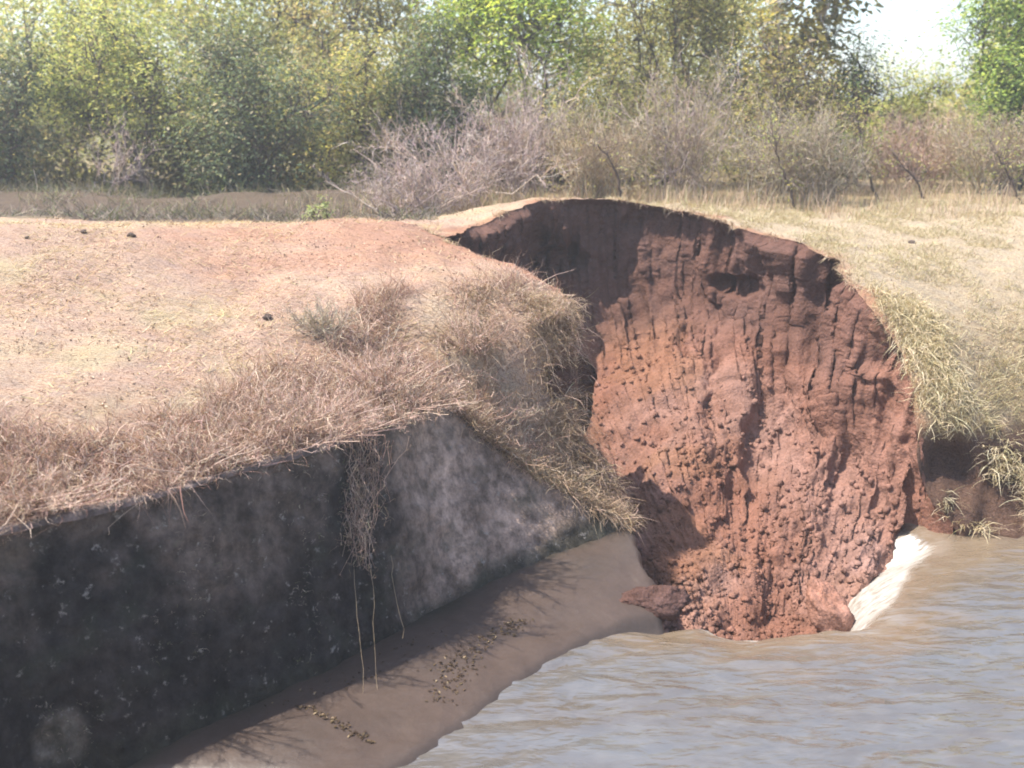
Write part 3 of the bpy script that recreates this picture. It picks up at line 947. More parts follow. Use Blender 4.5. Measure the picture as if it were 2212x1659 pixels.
def leaves(rng, C, size, palette, up=0.5, aspect=0.45, jitter=0.11, tint=None, out=None):
    n = len(C)
    nrm = rng.normal(size=(n, 3)) + np.array((0, 0, up * 2))
    if out is not None:
        nrm = nrm * 0.55 + out * 0.8 + np.array((0, 0, 0.9))
    nrm = unit(nrm)
    ax = unit(np.cross(nrm, rng.normal(size=(n, 3))))
    sd_ = np.cross(nrm, ax)
    s = size * rng.uniform(0.6, 1.35, n)
    s = s[:, None]
    V = np.stack([C - ax * s * 0.5, C + sd_ * s * aspect * 0.5 + nrm * s * 0.08, C + ax * s * 0.5 - nrm * s * 0.10, C - sd_ * s * aspect * 0.5 + nrm * s * 0.08], 1).reshape(-1, 3)
    i = np.arange(n)[:, None] * 4
    F = np.concatenate([i + np.array((0, 1, 2)), i + np.array((0, 2, 3))])
    col = blend_cols(rng, n, palette, jitter)
    if tint is not None:
        col = col * tint
    return V, F, np.repeat(col, 4, 0)

def wander(rng, a, b, K, amp):
    t = np.linspace(0, 1, K)[None, :, None]
    P = a[:, None, :] * (1 - t) + b[:, None, :] * t
    w = rng.normal(size=P.shape) * amp[:, None, None] * np.sin(np.pi * np.clip(t, 0, 1) ** 0.8)
    return P + w

def tree(name, label, category, xv, D, h, rx, ry, seed, palette, leaf=0.088, tips=260, per=42, stems=4, z0=0.15, bark=(0.13, 0.10, 0.08),
         trunk_r=0.045, lobes=9, spread=0.19, group=None, up=0.4, aspect=0.45, base=None, top_bias=0.0):
    rng = np.random.default_rng(seed)
    if base is None:
        bx = U(xv, 440, D)[0]
        base = np.array((bx, D, gz_at(bx, D) - 0.03))
    e = empty(name, tuple(base), label, category, group)
    # lobes of the crown
    lc = np.stack([rng.uniform(-0.62, 0.62, lobes) * rx, rng.uniform(-0.62, 0.62, lobes) * ry, h * (z0 + 0.10 + (0.74 - z0) * (np.arange(lobes) + rng.random(lobes)) / lobes)], 1)
    lr = rng.uniform(0.34, 0.56, lobes)
    sz = np.stack([lr * rx * 1.25, lr * ry * 1.25, lr * h * (0.62 - 0.3 * z0)], 1)
    # stems
    sa = rng.uniform(0, 2 * np.pi, stems)
    tgt = lc[rng.choice(lobes, stems, replace=stems > lobes)] * np.array((0.9, 0.9, 1.0))
    src = np.stack([np.cos(sa) * 0.05 * stems ** 0.7, np.sin(sa) * 0.05 * stems ** 0.7, np.zeros(stems)], 1)
    K = 8
    SP = wander(rng, src, tgt, K, np.full(stems, 0.035 * h))
    SP[:, :, 2] = np.maximum.accumulate(SP[:, :, 2], 1)
    SR = trunk_r * (0.6 + 0.4 * rng.random((stems, 1))) * np.linspace(1, 0.35, K)[None, :]
    tb = Bag()
    V, F = tubes(SP, SR, 7); tb.add(V, F, bark)
    nodes = SP[:, 2:].reshape(-1, 3)
    # limbs to each lobe
    near = np.linalg.norm(nodes[None] - (lc * (1, 1, 0.8))[:, None], axis=2).argmin(1)
    LP = wander(rng, nodes[near], lc, 6, np.full(lobes, 0.06 * h))
    V, F = tubes(LP, np.full((lobes, 1), trunk_r * 0.42) * np.linspace(1, 0.5, 6)[None], 5); tb.add(V, F, bark)
    nodes = np.vstack([nodes, LP[:, 2:].reshape(-1, 3)])
    # twig tips, fuller at the outside of the lobes
    li = rng.choice(lobes, tips, p=(lr ** 2) / (lr ** 2).sum())
    d = unit(rng.normal(size=(tips, 3)) + np.array((0, -0.15, top_bias)))
    r = rng.random(tips) ** 0.28
    T = lc[li] + d * sz[li] * r[:, None]
    T[:, 2] = np.where(T[:, 2] < z0 * h * 0.5 + 0.05, z0 * h * 0.5 + 0.05 + 0.3 * rng.random(tips), T[:, 2])
    T += 0.06 * h * np.stack([fbm(T + 3, 1.4, 2, seed=seed + k) for k in range(3)], 1)
    near = np.linalg.norm(nodes[None] - (T - np.array((0, 0, 0.15 * h)))[:, None], axis=2).argmin(1)
    TP = wander(rng, nodes[near], T, 5, np.full(tips, 0.03 * h))
    V, F = tubes(TP, np.full((tips, 1), 0.008) * np.linspace(1.2, 0.5, 5)[None], 3); tb.add(V, F, np.array(bark) * 1.25)
    tb.build('trunk', M_BARK, e)
    cnt = rng.poisson(per * 0.98, tips)
    leaf = leaf * 0.88
    rep_ = np.repeat(np.arange(tips), cnt)
    n = len(rep_)
    g = rng.normal(size=(n, 3)) * np.array((1, 1, 0.75)) * spread
    tt = rng.random(n) ** 0.5
    p0 = TP[rep_, 2] * (1 - tt[:, None]) + TP[rep_, 4] * tt[:, None] + g
    clump = (0.7 + 0.6 * rng.random(tips))[rep_][:, None]
    og = unit((p0 - lc[li[rep_]]) / sz[li[rep_]])
    V, F, C = leaves(rng, p0, leaf, palette, up=up, aspect=aspect, tint=clump, out=og)
    mesh_np('crown', V, F, M_LEAF, C, False, e)
    return e

def brush(name, label, category, xv, D, h, rx, seed, palette, n0=26, n1=9, n2=9, width=0.006, fan=0.55, group=None, leafn=0, leafpal=None, ry=None, base=None, curl=0.035, leaf=0.035):
    """leafless twiggy shrub: stems, forks and fine twigs"""
    rng = np.random.default_rng(seed)
    ry = rx * 0.7 if ry is None else ry
    if base is None:
        bx = U(xv, 440, D)[0]
        base = np.array((bx, D, gz_at(bx, D) - 0.02))
    e = empty(name, tuple(base), label, category, group)
    K = 6
    r0 = np.stack([rng.uniform(-0.35, 0.35, n0) * rx, rng.uniform(-0.35, 0.35, n0) * ry, np.zeros(n0)], 1)
    az = rng.uniform(0, 2 * np.pi, n0); ln = rng.random(n0) ** 0.6 * fan
    end = r0 + np.stack([np.cos(az) * ln * rx * 1.3, np.sin(az) * ln * ry * 1.3, h * rng.uniform(0.55, 1.0, n0) * (1 - 0.25 * ln)], 1)
    P = wander(rng, r0, end, K, np.full(n0, curl * h))
    b = Bag()
    V, F = tubes(P, width * 1.3 * np.linspace(1.3, 0.5, K)[None] * np.ones((n0, 1)), 4)
    b.add(V, F, np.repeat(blend_cols(rng, n0, palette), K * 4, 0))
    b.build('stems', M_DRY, e)
    def kids(P, m, length, spread):
        n, K = P.shape[:2]
        i = np.repeat(np.arange(n), m)
        t = rng.uniform(0.25, 0.98, len(i)) * (K - 1)
        k = np.minimum(t.astype(int), K - 2); f = (t - k)[:, None]
        a = P[i, k] * (1 - f) + P[i, k + 1] * f
        d = unit(P[i, k + 1] - P[i, k])
        d = unit(d + rng.normal(size=d.shape) * spread)
        L = length * rng.uniform(0.4, 1.1, len(i))
        return wander(rng, a, a + d * L[:, None], 5, L * 0.07)
    P1 = kids(P, n1, 0.42 * h, 0.55)
    P2 = kids(P1, n2, 0.20 * h, 0.8)
    b = Bag()
    for Q, w in ((P1, width * 0.75), (P2, width * 0.55)):
        n = len(Q)
        a2 = rng.uniform(0, 2 * np.pi, n)
        V, F = ribbons(Q, w * np.linspace(1, 0.5, 5)[None] * np.ones((n, 1)), unit(np.stack([np.cos(a2), np.sin(a2) * 0.4, rng.uniform(-0.6, 0.6, n)], 1)))
        b.add(V, F, np.repeat(blend_cols(rng, n, palette, 0.2), 10, 0))
    b.build('twigs', M_DRY, e)
    if leafn:
        pts = P2[:, 2:].reshape(-1, 3)
        p = pts[rng.choice(len(pts), leafn)] + rng.normal(size=(leafn, 3)) * 0.03
        V, F, C = leaves(rng, p, leaf, leafpal, up=0.3)
        mesh_np('leaves', V, F, M_LEAF, C, False, e)
    return e

# palettes (leaf reflectance)
G_BRIGHT = [((0.384, 0.488, 0.108), 5), ((0.525, 0.572, 0.144), 3), ((0.213, 0.317, 0.072), 2)]
G_OLIVE = [((0.368, 0.371, 0.146), 5), ((0.483, 0.428, 0.195), 3), ((0.231, 0.254, 0.105), 2), ((0.551, 0.439, 0.264), 1)]
G_DARK = [((0.110, 0.162, 0.075), 5), ((0.187, 0.227, 0.097), 3), ((0.079, 0.098, 0.058), 3), ((0.332, 0.347, 0.195), 1)]
G_BLUE = [((0.146, 0.191, 0.112), 5), ((0.245, 0.268, 0.149), 3), ((0.086, 0.107, 0.066), 3), ((0.491, 0.422, 0.278), 1)]
G_GOLD = [((0.443, 0.385, 0.196), 5), ((0.331, 0.343, 0.183), 4), ((0.536, 0.427, 0.275), 2)]
G_YEL = [((0.433, 0.467, 0.164), 5), ((0.557, 0.508, 0.221), 3), ((0.289, 0.351, 0.124), 3)]
G_TEAK = [((0.356, 0.298, 0.091), 4), ((0.261, 0.236, 0.091), 4), ((0.498, 0.409, 0.301), 2), ((0.143, 0.148, 0.075), 2)]
G_FRESH = [((0.301, 0.411, 0.106), 5), ((0.452, 0.506, 0.147), 3), ((0.150, 0.215, 0.065), 3)]
D_MAUVE = [((0.402, 0.319, 0.305), 4), ((0.535, 0.430, 0.374), 3), ((0.268, 0.208, 0.201), 3)]
D_STRAW = [((0.468, 0.378, 0.252), 4), ((0.396, 0.297, 0.198), 3), ((0.324, 0.234, 0.162), 2)]
D_PINK = [((0.490, 0.353, 0.294), 4), ((0.372, 0.245, 0.196), 4), ((0.568, 0.441, 0.353), 3)]
D_GREY = [((0.371, 0.316, 0.262), 4), ((0.284, 0.229, 0.186), 3), ((0.459, 0.393, 0.294), 3)]

TG = 'bushes and trees beyond the bank'
# back rank first
tree('tree', 'hazy yellow green tree filling the top above the dark domed bush', 'tree', 520, 20.5, 5.4, 2.6, 1.5, 101, G_YEL, leaf=0.11, tips=330, per=46, stems=5, trunk_r=0.06, group=TG)
tree('tree', 'pale green tree behind the dark blue green bush at the picture edge', 'tree', 160, 21.5, 4.9, 2.3, 1.5, 102, G_YEL, leaf=0.11, tips=260, per=44, stems=5, trunk_r=0.06, group=TG)
tree('tree', 'golden olive tree between the yellow green tree and the bright green tree', 'tree', 800, 18.8, 5.2, 1.6, 1.3, 103, G_GOLD, leaf=0.088, tips=330, per=46, stems=5, z0=0.0, group=TG)
tree('tree', 'bright fresh green feathery tree with a slim dark trunk', 'tree', 1110, 17.6, 4.9, 1.75, 1.3, 104, G_BRIGHT, leaf=0.13, tips=260, per=40, stems=3, z0=0.38, bark=(0.09, 0.07, 0.05), aspect=0.3, group=TG)
tree('tree', 'olive green tree between the feathery tree and the pale trunked tree', 'tree', 1430, 17.8, 5.0, 2.1, 1.3, 105, G_OLIVE, leaf=0.088, tips=380, per=46, stems=5, z0=0.15, group=TG)
tree('tree', 'yellowing broad leaved tree with a pale trunk against the sky', 'tree', 1705, 17.0, 4.9, 0.75, 0.7, 106, G_TEAK, leaf=0.19, tips=90, per=17, stems=2, z0=0.30, bark=(0.50, 0.46, 0.42), trunk_r=0.055, aspect=0.6, spread=0.2, lobes=6, group=TG)
tree('tree', 'fresh green leafy tree by the open sky at the picture edge', 'tree', 2165, 17.5, 4.2, 1.15, 1.0, 107, G_FRESH, leaf=0.1, tips=300, per=46, stems=4, z0=0.12, group=TG)
tree('tree', 'soft yellow green bush under the open patch of sky', 'tree', 1925, 19.5, 2.45, 1.15, 0.9, 108, G_YEL, leaf=0.082, tips=200, per=44, stems=4, z0=0.08, group=TG)
# front rank
tree('bush', 'dark blue green bush cut by the picture edge', 'bush', 25, 15.8, 3.1, 1.15, 0.9, 111, G_BLUE, leaf=0.082, tips=240, per=46, stems=6, z0=0.0, group=TG)
tree('bush', 'green bush between the blue green bush and the dark domed bush', 'bush', 300, 16.6, 3.15, 1.5, 1.0, 112, G_YEL + [((0.09, 0.11, 0.04), 5)], leaf=0.082, tips=300, per=46, stems=6, z0=0.3, group=TG)
tree('bush', 'dark domed bush with blue green leaves behind the pink crest', 'bush', 575, 15.6, 2.65, 1.2, 0.95, 113, G_BLUE, leaf=0.082, tips=300, per=46, stems=6, z0=0.0, group=TG)
tree('bush', 'brownish olive bush tucked against the dark domed bush', 'bush', 760, 16.6, 2.7, 0.8, 0.7, 114, G_OLIVE, leaf=0.082, tips=170, per=44, stems=5, z0=0.0, group=TG)
tree('bush', 'narrow dark green bush above the mauve brushwood', 'bush', 950, 17.0, 3.2, 0.85, 0.7, 115, G_DARK, leaf=0.088, tips=200, per=44, stems=5, z0=0.0, group=TG)
tree('bush', 'brown olive bush in front of the pale trunked tree', 'bush', 1690, 15.6, 2.6, 1.15, 0.8, 116, G_OLIVE + [((0.20, 0.14, 0.08), 5), ((0.07, 0.075, 0.035), 3)], leaf=0.06, tips=230, per=36, stems=6, z0=0.1, group=TG)
tree('bush', 'small dark leafy bush with pale leaf tips beside the open sky', 'bush', 1835, 16.4, 2.35, 0.45, 0.45, 117, G_DARK, leaf=0.08, tips=60, per=26, stems=3, z0=0.45, group=TG)
tree('bush', 'dense green bush at the foot of the fresh green tree', 'bush', 2180, 16.2, 2.2, 0.8, 0.7, 118, G_FRESH + [((0.06, 0.09, 0.03), 5)], leaf=0.088, tips=180, per=44, stems=5, z0=0.0, group=TG)
tree('bush', 'low dull olive bush behind the straw brushwood', 'bush', 1300, 16.4, 2.1, 1.0, 0.7, 119, G_OLIVE, leaf=0.075, tips=200, per=40, stems=6, z0=0.0, group=TG)
tree('seedling', 'little pale green leafy plant on the pink crest', 'plant', 690, 11.6, 0.36, 0.16, 0.14, 120, [((0.28, 0.33, 0.14), 4), ((0.38, 0.40, 0.22), 2)], leaf=0.06, tips=22, per=9, stems=3, z0=0.2, trunk_r=0.008, lobes=4, spread=0.04)

# leafless brushwood
BG = 'dry brushwood along the back of the bank'
brush('dry_brush', 'mauve grey tangle of bare twigs beside the tip of the cut', 'brushwood', 1000, 13.6, 1.35, 1.1, 201, D_MAUVE, n0=38, n1=8, n2=8, fan=1.15, width=0.007, curl=0.06, group=BG)
brush('dry_brush', 'taller mauve bare brush under the feathery green tree', 'brushwood', 1130, 14.4, 1.75, 0.9, 202, D_MAUVE, n0=26, n1=8, n2=8, fan=0.8, width=0.007, curl=0.06, group=BG)
brush('dry_brush', 'low mauve twigs trailing down to the pink crest', 'brushwood', 890, 12.9, 0.75, 0.75, 203, D_MAUVE, n0=34, n1=9, n2=9, fan=1.0, group=BG)
brush('dry_brush', 'pale straw coloured brush above the middle of the cut', 'brushwood', 1290, 14.0, 1.2, 0.95, 204, D_STRAW + D_GREY, n0=40, n1=9, n2=9, fan=0.6, group=BG)
brush('dry_brush', 'tall grey brown brush under the olive tree', 'brushwood', 1470, 14.6, 1.85, 1.05, 205, D_GREY + D_MAUVE, n0=34, n1=8, n2=8, fan=0.7, curl=0.055, group=BG, leafn=900, leafpal=G_OLIVE)
brush('dry_brush', 'grey brush with sparse olive leaves before the brown olive bush', 'brushwood', 1650, 14.2, 1.45, 0.9, 206, D_GREY, n0=30, n1=8, n2=8, fan=0.8, curl=0.055, group=BG, leafn=1200, leafpal=G_OLIVE)
brush('dry_brush', 'green grey brush ending the row before the open pink grass', 'brushwood', 1770, 13.9, 1.15, 0.6, 207, D_GREY, n0=30, n1=9, n2=9, fan=0.7, group=BG, leafn=900, leafpal=G_DARK)
brush('dry_brush', 'pinkish dry brush behind the bent saplings', 'brushwood', 1960, 15.6, 1.2, 1.2, 208, D_PINK, n0=44, n1=9, n2=9, fan=0.6, group=BG)
brush('dry_brush', 'greyish dry brush at the foot of the green bush by the edge', 'brushwood', 2140, 14.8, 1.15, 0.95, 209, D_GREY + D_STRAW, n0=40, n1=9, n2=9, fan=0.6, group=BG, leafn=500, leafpal=G_YEL)
brush('dry_brush', 'pale bare twigs reaching out of the dark hollow', 'brushwood', 240, 15.0, 1.1, 0.6, 210, D_MAUVE, n0=10, n1=6, n2=6, fan=0.9, group=BG)

# bent dark saplings on the back of the bank
def sapling(label, pts, D, seed, r=0.022, twn=26, leafn=160, pal=G_YEL):
    rng = np.random.default_rng(seed)
    P = np.array([U(a, b, D) for a, b in pts])
    P[0, 2] = gz_at(P[0, 0], P[0, 1]) - 0.02
    e = empty('sapling', tuple(P[0]), label, 'sapling', 'thin dark saplings along the bank')
    Q = resample(P - P[0], n=12)
    Q[1:-1] += rng.normal(size=(10, 3)) * 0.012
    V, F = tubes(Q[None], (r * np.linspace(1, 0.35, 12))[None], 6)
    mesh_np('stem', V, F, M_BARK, np.tile((0.10, 0.072, 0.055), (len(V), 1)), parent=e)
    i = rng.integers(4, 12, twn)
    d = unit(rng.normal(size=(twn, 3)) * (1, 0.7, 0.6) + (0, 0, 0.9))
    L = rng.uniform(0.2, 0.55, twn)
    T = wander(rng, Q[i], Q[i] + d * L[:, None], 5, L * 0.08)
    V, F = tubes(T, 0.006 * np.linspace(1, 0.4, 5)[None] * np.ones((twn, 1)), 3)
    mesh_np('twigs', V, F, M_BARK, np.tile((0.17, 0.125, 0.10), (len(V), 1)), parent=e)
    pts_ = T[:, 2:].reshape(-1, 3)
    p = pts_[rng.choice(len(pts_), leafn)] + rng.normal(size=(leafn, 3)) * 0.05
    V, F, C = leaves(rng, p, 0.045, pal)
    mesh_np('leaves', V, F, M_LEAF, C, False, e)
sapling('bent dark sapling standing alone in the pink grass gap', [(1898, 418), (1875, 370), (1862, 320), (1852, 250)], 14.3, 301, twn=30, leafn=330)
sapling('slim dark sapling leaning over before the green grey brush', [(1718, 432), (1700, 390), (1684, 350), (1672, 300)], 13.5, 302)
sapling('forked dark sapling above the middle of the straw brush', [(1345, 425), (1335, 385), (1318, 350), (1290, 310)], 13.4, 303, twn=20, leafn=40)
sapling('pale brown sapling with a leaning stem beside the lone bent one', [(2000, 420), (1975, 385), (1945, 352), (1925, 325)], 14.2, 304, r=0.018, leafn=120)
sapling('dark leaning sapling by the picture edge', [(2205, 440), (2190, 400), (2172, 370), (2150, 330)], 13.6, 305, r=0.02, leafn=120)

# ------------------------------------------------------------------ far wood closing the horizon
rng = np.random.default_rng(77)
fb = Bag()
for k in range(150):
    D = rng.uniform(38, 70)
    xx = rng.uniform(-1.0, 1.0) * D * 0.75
    hh = rng.uniform(2.0, 3.4) * (1.0 if xx < D * 0.28 else 0.75)
    n = 420
    d = unit(rng.normal(size=(n, 3))) * rng.random((n, 1)) ** 0.4
    c = d * (rng.uniform(1.4, 2.8), 1.2, hh * 0.5) + (xx, D, 1.9 + hh * 0.45)
    V, F, C = leaves(rng, c, 0.26, [((0.16, 0.19, 0.10), 4), ((0.20, 0.21, 0.12), 3), ((0.11, 0.13, 0.08), 3)], up=0.5, aspect=0.8)
    fb.add(V, F, C)
tag(fb.build('treeline', M_LEAF, smooth_shade=False), 'far hazy wood along the horizon', 'wood', kind='stuff')

# dense thicket behind the named bushes
rng = np.random.default_rng(78)
n = 120000
p = np.stack([rng.uniform(-12, 12, n), rng.uniform(18.5, 26, n), np.zeros(n)], 1)
ang = p[:, 0] / p[:, 1]
hmax = 4.4 + 1.3 * fbm(p, 0.5, 3, seed=79)
hmax = np.where(ang > 0.24, hmax * (1 - 0.62 * smooth(0.24, 0.29, ang) * smooth(0.47, 0.43, ang)), hmax)
p[:, 2] = 1.9 + hmax * rng.random(n) ** 0.8
lo = (rng.random(n) < 0.30) & (p[:, 0] < 3)
p[lo, 1] = rng.uniform(17.0, 19.0, lo.sum())
p[lo, 2] = 1.95 + 1.3 * rng.random(lo.sum())
dens = fbm(p * (1, 1, 1.2), 0.9, 3, seed=80)
p = p[(dens > -0.15) | (lo & (dens > -0.45))]
tn = (0.75 + 0.5 * smooth(-0.4, 0.6, fbm(p, 0.6, 2, seed=81)))[:, None]
warm = smooth(-0.2, 0.4, fbm(p, 0.35, 2, seed=82))[:, None]
V, F, C = leaves(rng, p, 0.14, [((0.35, 0.36, 0.165), 4), ((0.29, 0.30, 0.135), 3), ((0.39, 0.345, 0.185), 3)], up=0.5, aspect=0.5, tint=tn)
C = C * (1 + 0.25 * np.repeat(warm, 4, 0) * np.array((0.4, 0.3, 0.3)))
C = np.where(np.repeat((p[:, 1] < 19.01) & (p[:, 1] > 16.9) & (p[:, 2] < 3.3), 4)[:, None], C * np.array((0.28, 0.27, 0.33)), C)  # low leaves darkened, painting the shaded hollows beneath the bushes
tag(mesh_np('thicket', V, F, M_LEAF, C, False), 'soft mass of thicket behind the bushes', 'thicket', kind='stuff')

# ------------------------------------------------------------------ grasses
poly_c = np.vstack([top[::6, :2], rim_xy[::4], shore_xy[1::3], [(30, 0.8), (-30, -0.4)]])
def scatter(rng, n, box, keep_fn):
    out = []
    got = 0
    while got < n:
        p = np.stack([rng.uniform(box[0], box[1], n * 2), rng.uniform(box[2], box[3], n * 2)], 1)
        p = p[~inside(p, poly_c)]
        p = p[rng.random(len(p)) < keep_fn(p)]
        out.append(p); got += len(p)
    p = np.vstack(out)[:n]
    return np.column_stack([p, ground_fast(p) - 0.004])

def lean_arr(rng, n, a, b):
    return rng.uniform(a, b, n)

rng = np.random.default_rng(400)
top2 = top[(top[:, 0] > -6)][::5, :2]
rim2 = rim_xy[::9]
def left_side(p):
    return ((p[:, 0] < 0.4) | (p[:, 1] < 8.3)) & (p[:, 0] < 0.75 + 0 * p[:, 1]) & ~((p[:, 0] > -0.8) & (p[:, 1] > 10.4))

# short flattened straw over the left bank
def kf(p):
    nn = fbm(np.column_stack([p, p[:, 0] * 0]), 1.3, 3, seed=41)
    return left_side(p) * np.clip(0.35 + 0.9 * nn, 0.06, 1)
R = scatter(rng, 26000, (-5.2, 0.8, 4.4, 11.2), kf)
b = Bag()
n = len(R)
az = 0.35 + rng.normal(size=n) * 0.7 + (rng.random(n) < 0.5) * np.pi
V, F, C = blades(rng, R, rng.uniform(0.03, 0.11, n), rng.uniform(0.0016, 0.0034, n), rng.uniform(0.75, 0.985, n), rng.uniform(0, 0.25, n),
                 [((0.62, 0.47, 0.33), 4), ((0.55, 0.45, 0.25), 4), ((0.48, 0.34, 0.26), 2), ((0.34, 0.21, 0.15), 1.5)], K=3, az=az)
b.add(V, F, C)
b.build('dry_grass', M_DRY).name = 'grass_stubble'
tag(bpy.data.objects['grass_stubble'], 'flattened straw stubble over the pinkish bank top', 'grass', kind='stuff')

# tangled dry stems along the lining edge and over the nose
def kf(p):
    d1, _, _ = seg_dist(p, top2)
    nn = fbm(np.column_stack([p, p[:, 0] * 0]), 1.7, 3, seed=43)
    wide = 0.55 + 0.45 * smooth(-2.2, -0.6, p[:, 0]) + 0.45 * nn
    e = smooth(wide + 0.25, wide - 0.3, d1)
    nose = np.maximum(smooth(0.9, 0.4, np.hypot(p[:, 0] - 0.05, (p[:, 1] - 8.0))), smooth(0.5, 0.2, np.hypot(p[:, 0] + 0.6, (p[:, 1] - 7.6))))
    return left_side(p) * np.clip(np.maximum(e, nose * 0.9) * (0.55 + 0.8 * nn) , 0, 1)
R = scatter(rng, 30000, (-4.6, 0.9, 3.6, 9.2), kf)
n = len(R)
b = Bag()
hgt = 0.08 + 0.20 * rng.random(n) ** 2 + 0.05 * np.clip(fbm(R, 2, 2, seed=44), 0, 1)
V, F, C = blades(rng, R, hgt, rng.uniform(0.0014, 0.0034, n), rng.uniform(0.3, 0.99, n), rng.uniform(0.0, 0.5, n), D_PINK + [((0.27, 0.16, 0.12), 4), ((0.60, 0.48, 0.38), 2)], K=5, curl=0.15)
b.add(V, F, C)
i = rng.choice(np.where((tp[:, 0] > -4.2) & (q < 0.995))[0], 4200)
den = fbm(tp[i], 2.5, 2, seed=49) > -0.1
R = tp[i[den]] + rng.normal(size=(den.sum(), 3)) * (0.05, 0.05, 0.012) + np.array((-0.04, 0.04, 0.03))
n = len(R)
V, F, C = blades(rng, R, 0.06 + 0.20 * rng.random(n) ** 2, rng.uniform(0.0012, 0.003, n), rng.uniform(0.6, 0.98, n), rng.uniform(0.4, 1.1, n), D_PINK + [((0.27, 0.16, 0.12), 4), ((0.60, 0.48, 0.38), 2)], K=5, curl=0.12, az=rng.normal(-0.75, 0.7, n))
b.add(V, F, C)
tag(b.build('dry_undergrowth', M_DRY), 'tangled pinkish dry stems along the lining edge and the nose', 'undergrowth', kind='stuff')

# grass hanging over the slab joint and down the broken nose
def kf(p):
    d1, _, _ = seg_dist(p, rim2[:40])
    return ((p[:, 0] > -0.6) & (p[:, 1] < 8.5) & (p[:, 0] < 1.2)) * smooth(0.65, 0.05, d1 * (0.6 + 0.4 * (p[:, 0] > -0.2)))
R = scatter(rng, 5200, (-0.6, 1.2, 7.4, 8.6), kf)
R = R[np.linalg.norm(R - U(1212, 815, 8.15), axis=1) > 0.16]
n = len(R)
b = Bag()
V, F, C = blades(rng, R, rng.uniform(0.08, 0.34, n), rng.uniform(0.0016, 0.0036, n), rng.uniform(0.5, 0.97, n), rng.uniform(0.3, 1.0, n),
                 [((0.34, 0.25, 0.16), 4), ((0.46, 0.35, 0.25), 4), ((0.20, 0.14, 0.085), 4), ((0.50, 0.36, 0.28), 3)], K=5, curl=0.08, az=rng.normal(-0.75, 0.7, n))
b.add(V, F, C)
tag(b.build('hanging_grass', M_DRY), 'olive straw grass trailing down between the slab and the breach', 'grass', kind='stuff')

# sod fringe along the rim of the breach and grass over the broken edge of the slab
b = Bag()
i = rng.choice(np.arange(90, len(rim_xy) - 50), 5200)
i = i[fbm(np.column_stack([rim_xy[i], rim_xy[i, 0] * 0]), 3.0, 2, seed=55) > -0.2]
out_ = unit(np.column_stack([rim_xy[i] - np.array((1.9, 9.2)), np.zeros(len(i))]))
R = np.column_stack([rim_xy[i], rim_z[i]]) + out_ * rng.uniform(-0.01, 0.10, (len(i), 1))
R[:, 2] = ground_fast(R[:, :2]) - 0.005
n = len(R)
V, F, C = blades(rng, R, 0.03 + 0.10 * rng.random(n) ** 2, rng.uniform(0.0018, 0.004, n), rng.uniform(0.4, 0.97, n), rng.uniform(0.2, 1.0, n),
                 [((0.54, 0.44, 0.30), 4), ((0.42, 0.30, 0.21), 3), ((0.26, 0.17, 0.12), 3)], K=4, curl=0.08, az=np.arctan2(-out_[:, 1], -out_[:, 0]) + rng.normal(size=n) * 0.9)
b.add(V, F, C)
i = rng.integers(0, eN, 2600)
R = e0[i] + rng.normal(size=(2600, 3)) * (0.05, 0.04, 0.02) + np.array((0.03, 0.03, 0.0))
n = len(R)
V, F, C = blades(rng, R, 0.05 + 0.20 * rng.random(n) ** 1.6, rng.uniform(0.0014, 0.0032, n), rng.uniform(0.5, 0.98, n), rng.uniform(0.1, 0.9, n),
                 [((0.34, 0.25, 0.16), 4), ((0.46, 0.35, 0.25), 4), ((0.20, 0.14, 0.085), 4), ((0.50, 0.36, 0.28), 3)], K=5, curl=0.10, az=rng.normal(-0.6, 1.0, n))
b.add(V, F, C)
tag(b.build('sod_fringe', M_DRY), 'ragged sod fringe along the breach rim and slab edge', 'grass', kind='stuff')

# right bank: pale tufted grass, greener and longer toward the water
def right_side(p):
    return ((p[:, 0] > 1.2) & (p[:, 1] > 11.6)) | (p[:, 0] > 2.6)
def kf(p):
    z = ground_fast(p)
    nn = fbm(np.column_stack([p, p[:, 0] * 0]), 2.4, 3, seed=45)
    d1, _, _ = seg_dist(p, rim2)
    return right_side(p) * np.clip(0.42 + 1.2 * nn + 0.4 * smooth(2.1, 1.3, z), 0.05, 1) * smooth(0.7, 0.9, z + 0.5 * smooth(4.25, 4.5, p[:, 0])) * smooth(0.0, 0.14, d1)
R = scatter(rng, 52000, (1.2, 6.6, 7.7, 13.6), kf)
n = len(R)
low_ = smooth(2.1, 1.0, R[:, 2])
b = Bag()
C0 = [((0.52, 0.45, 0.31), 5), ((0.47, 0.40, 0.255), 4), ((0.40, 0.32, 0.21), 2), ((0.30, 0.27, 0.13), 1)]
V, F, C = blades(rng, R, (0.03 + 0.07 * rng.random(n)) * (1 + 1.0 * low_), rng.uniform(0.0017, 0.0036, n), rng.uniform(0.45, 0.96, n), rng.uniform(0.0, 0.5, n), C0, K=3,
                 az=rng.normal(-1.9, 1.6, n), curl=0.05)
gr = np.repeat(low_, 6)[:, None]
C = C * (1 - 0.3 * gr) + np.array((0.42, 0.36, 0.20)) * 0.3 * gr
b.add(V, F, C)
tag(b.build('tufted_grass', M_DRY), 'pale tufted grass over the bank between the breach and the far bushes', 'grass', kind='stuff')

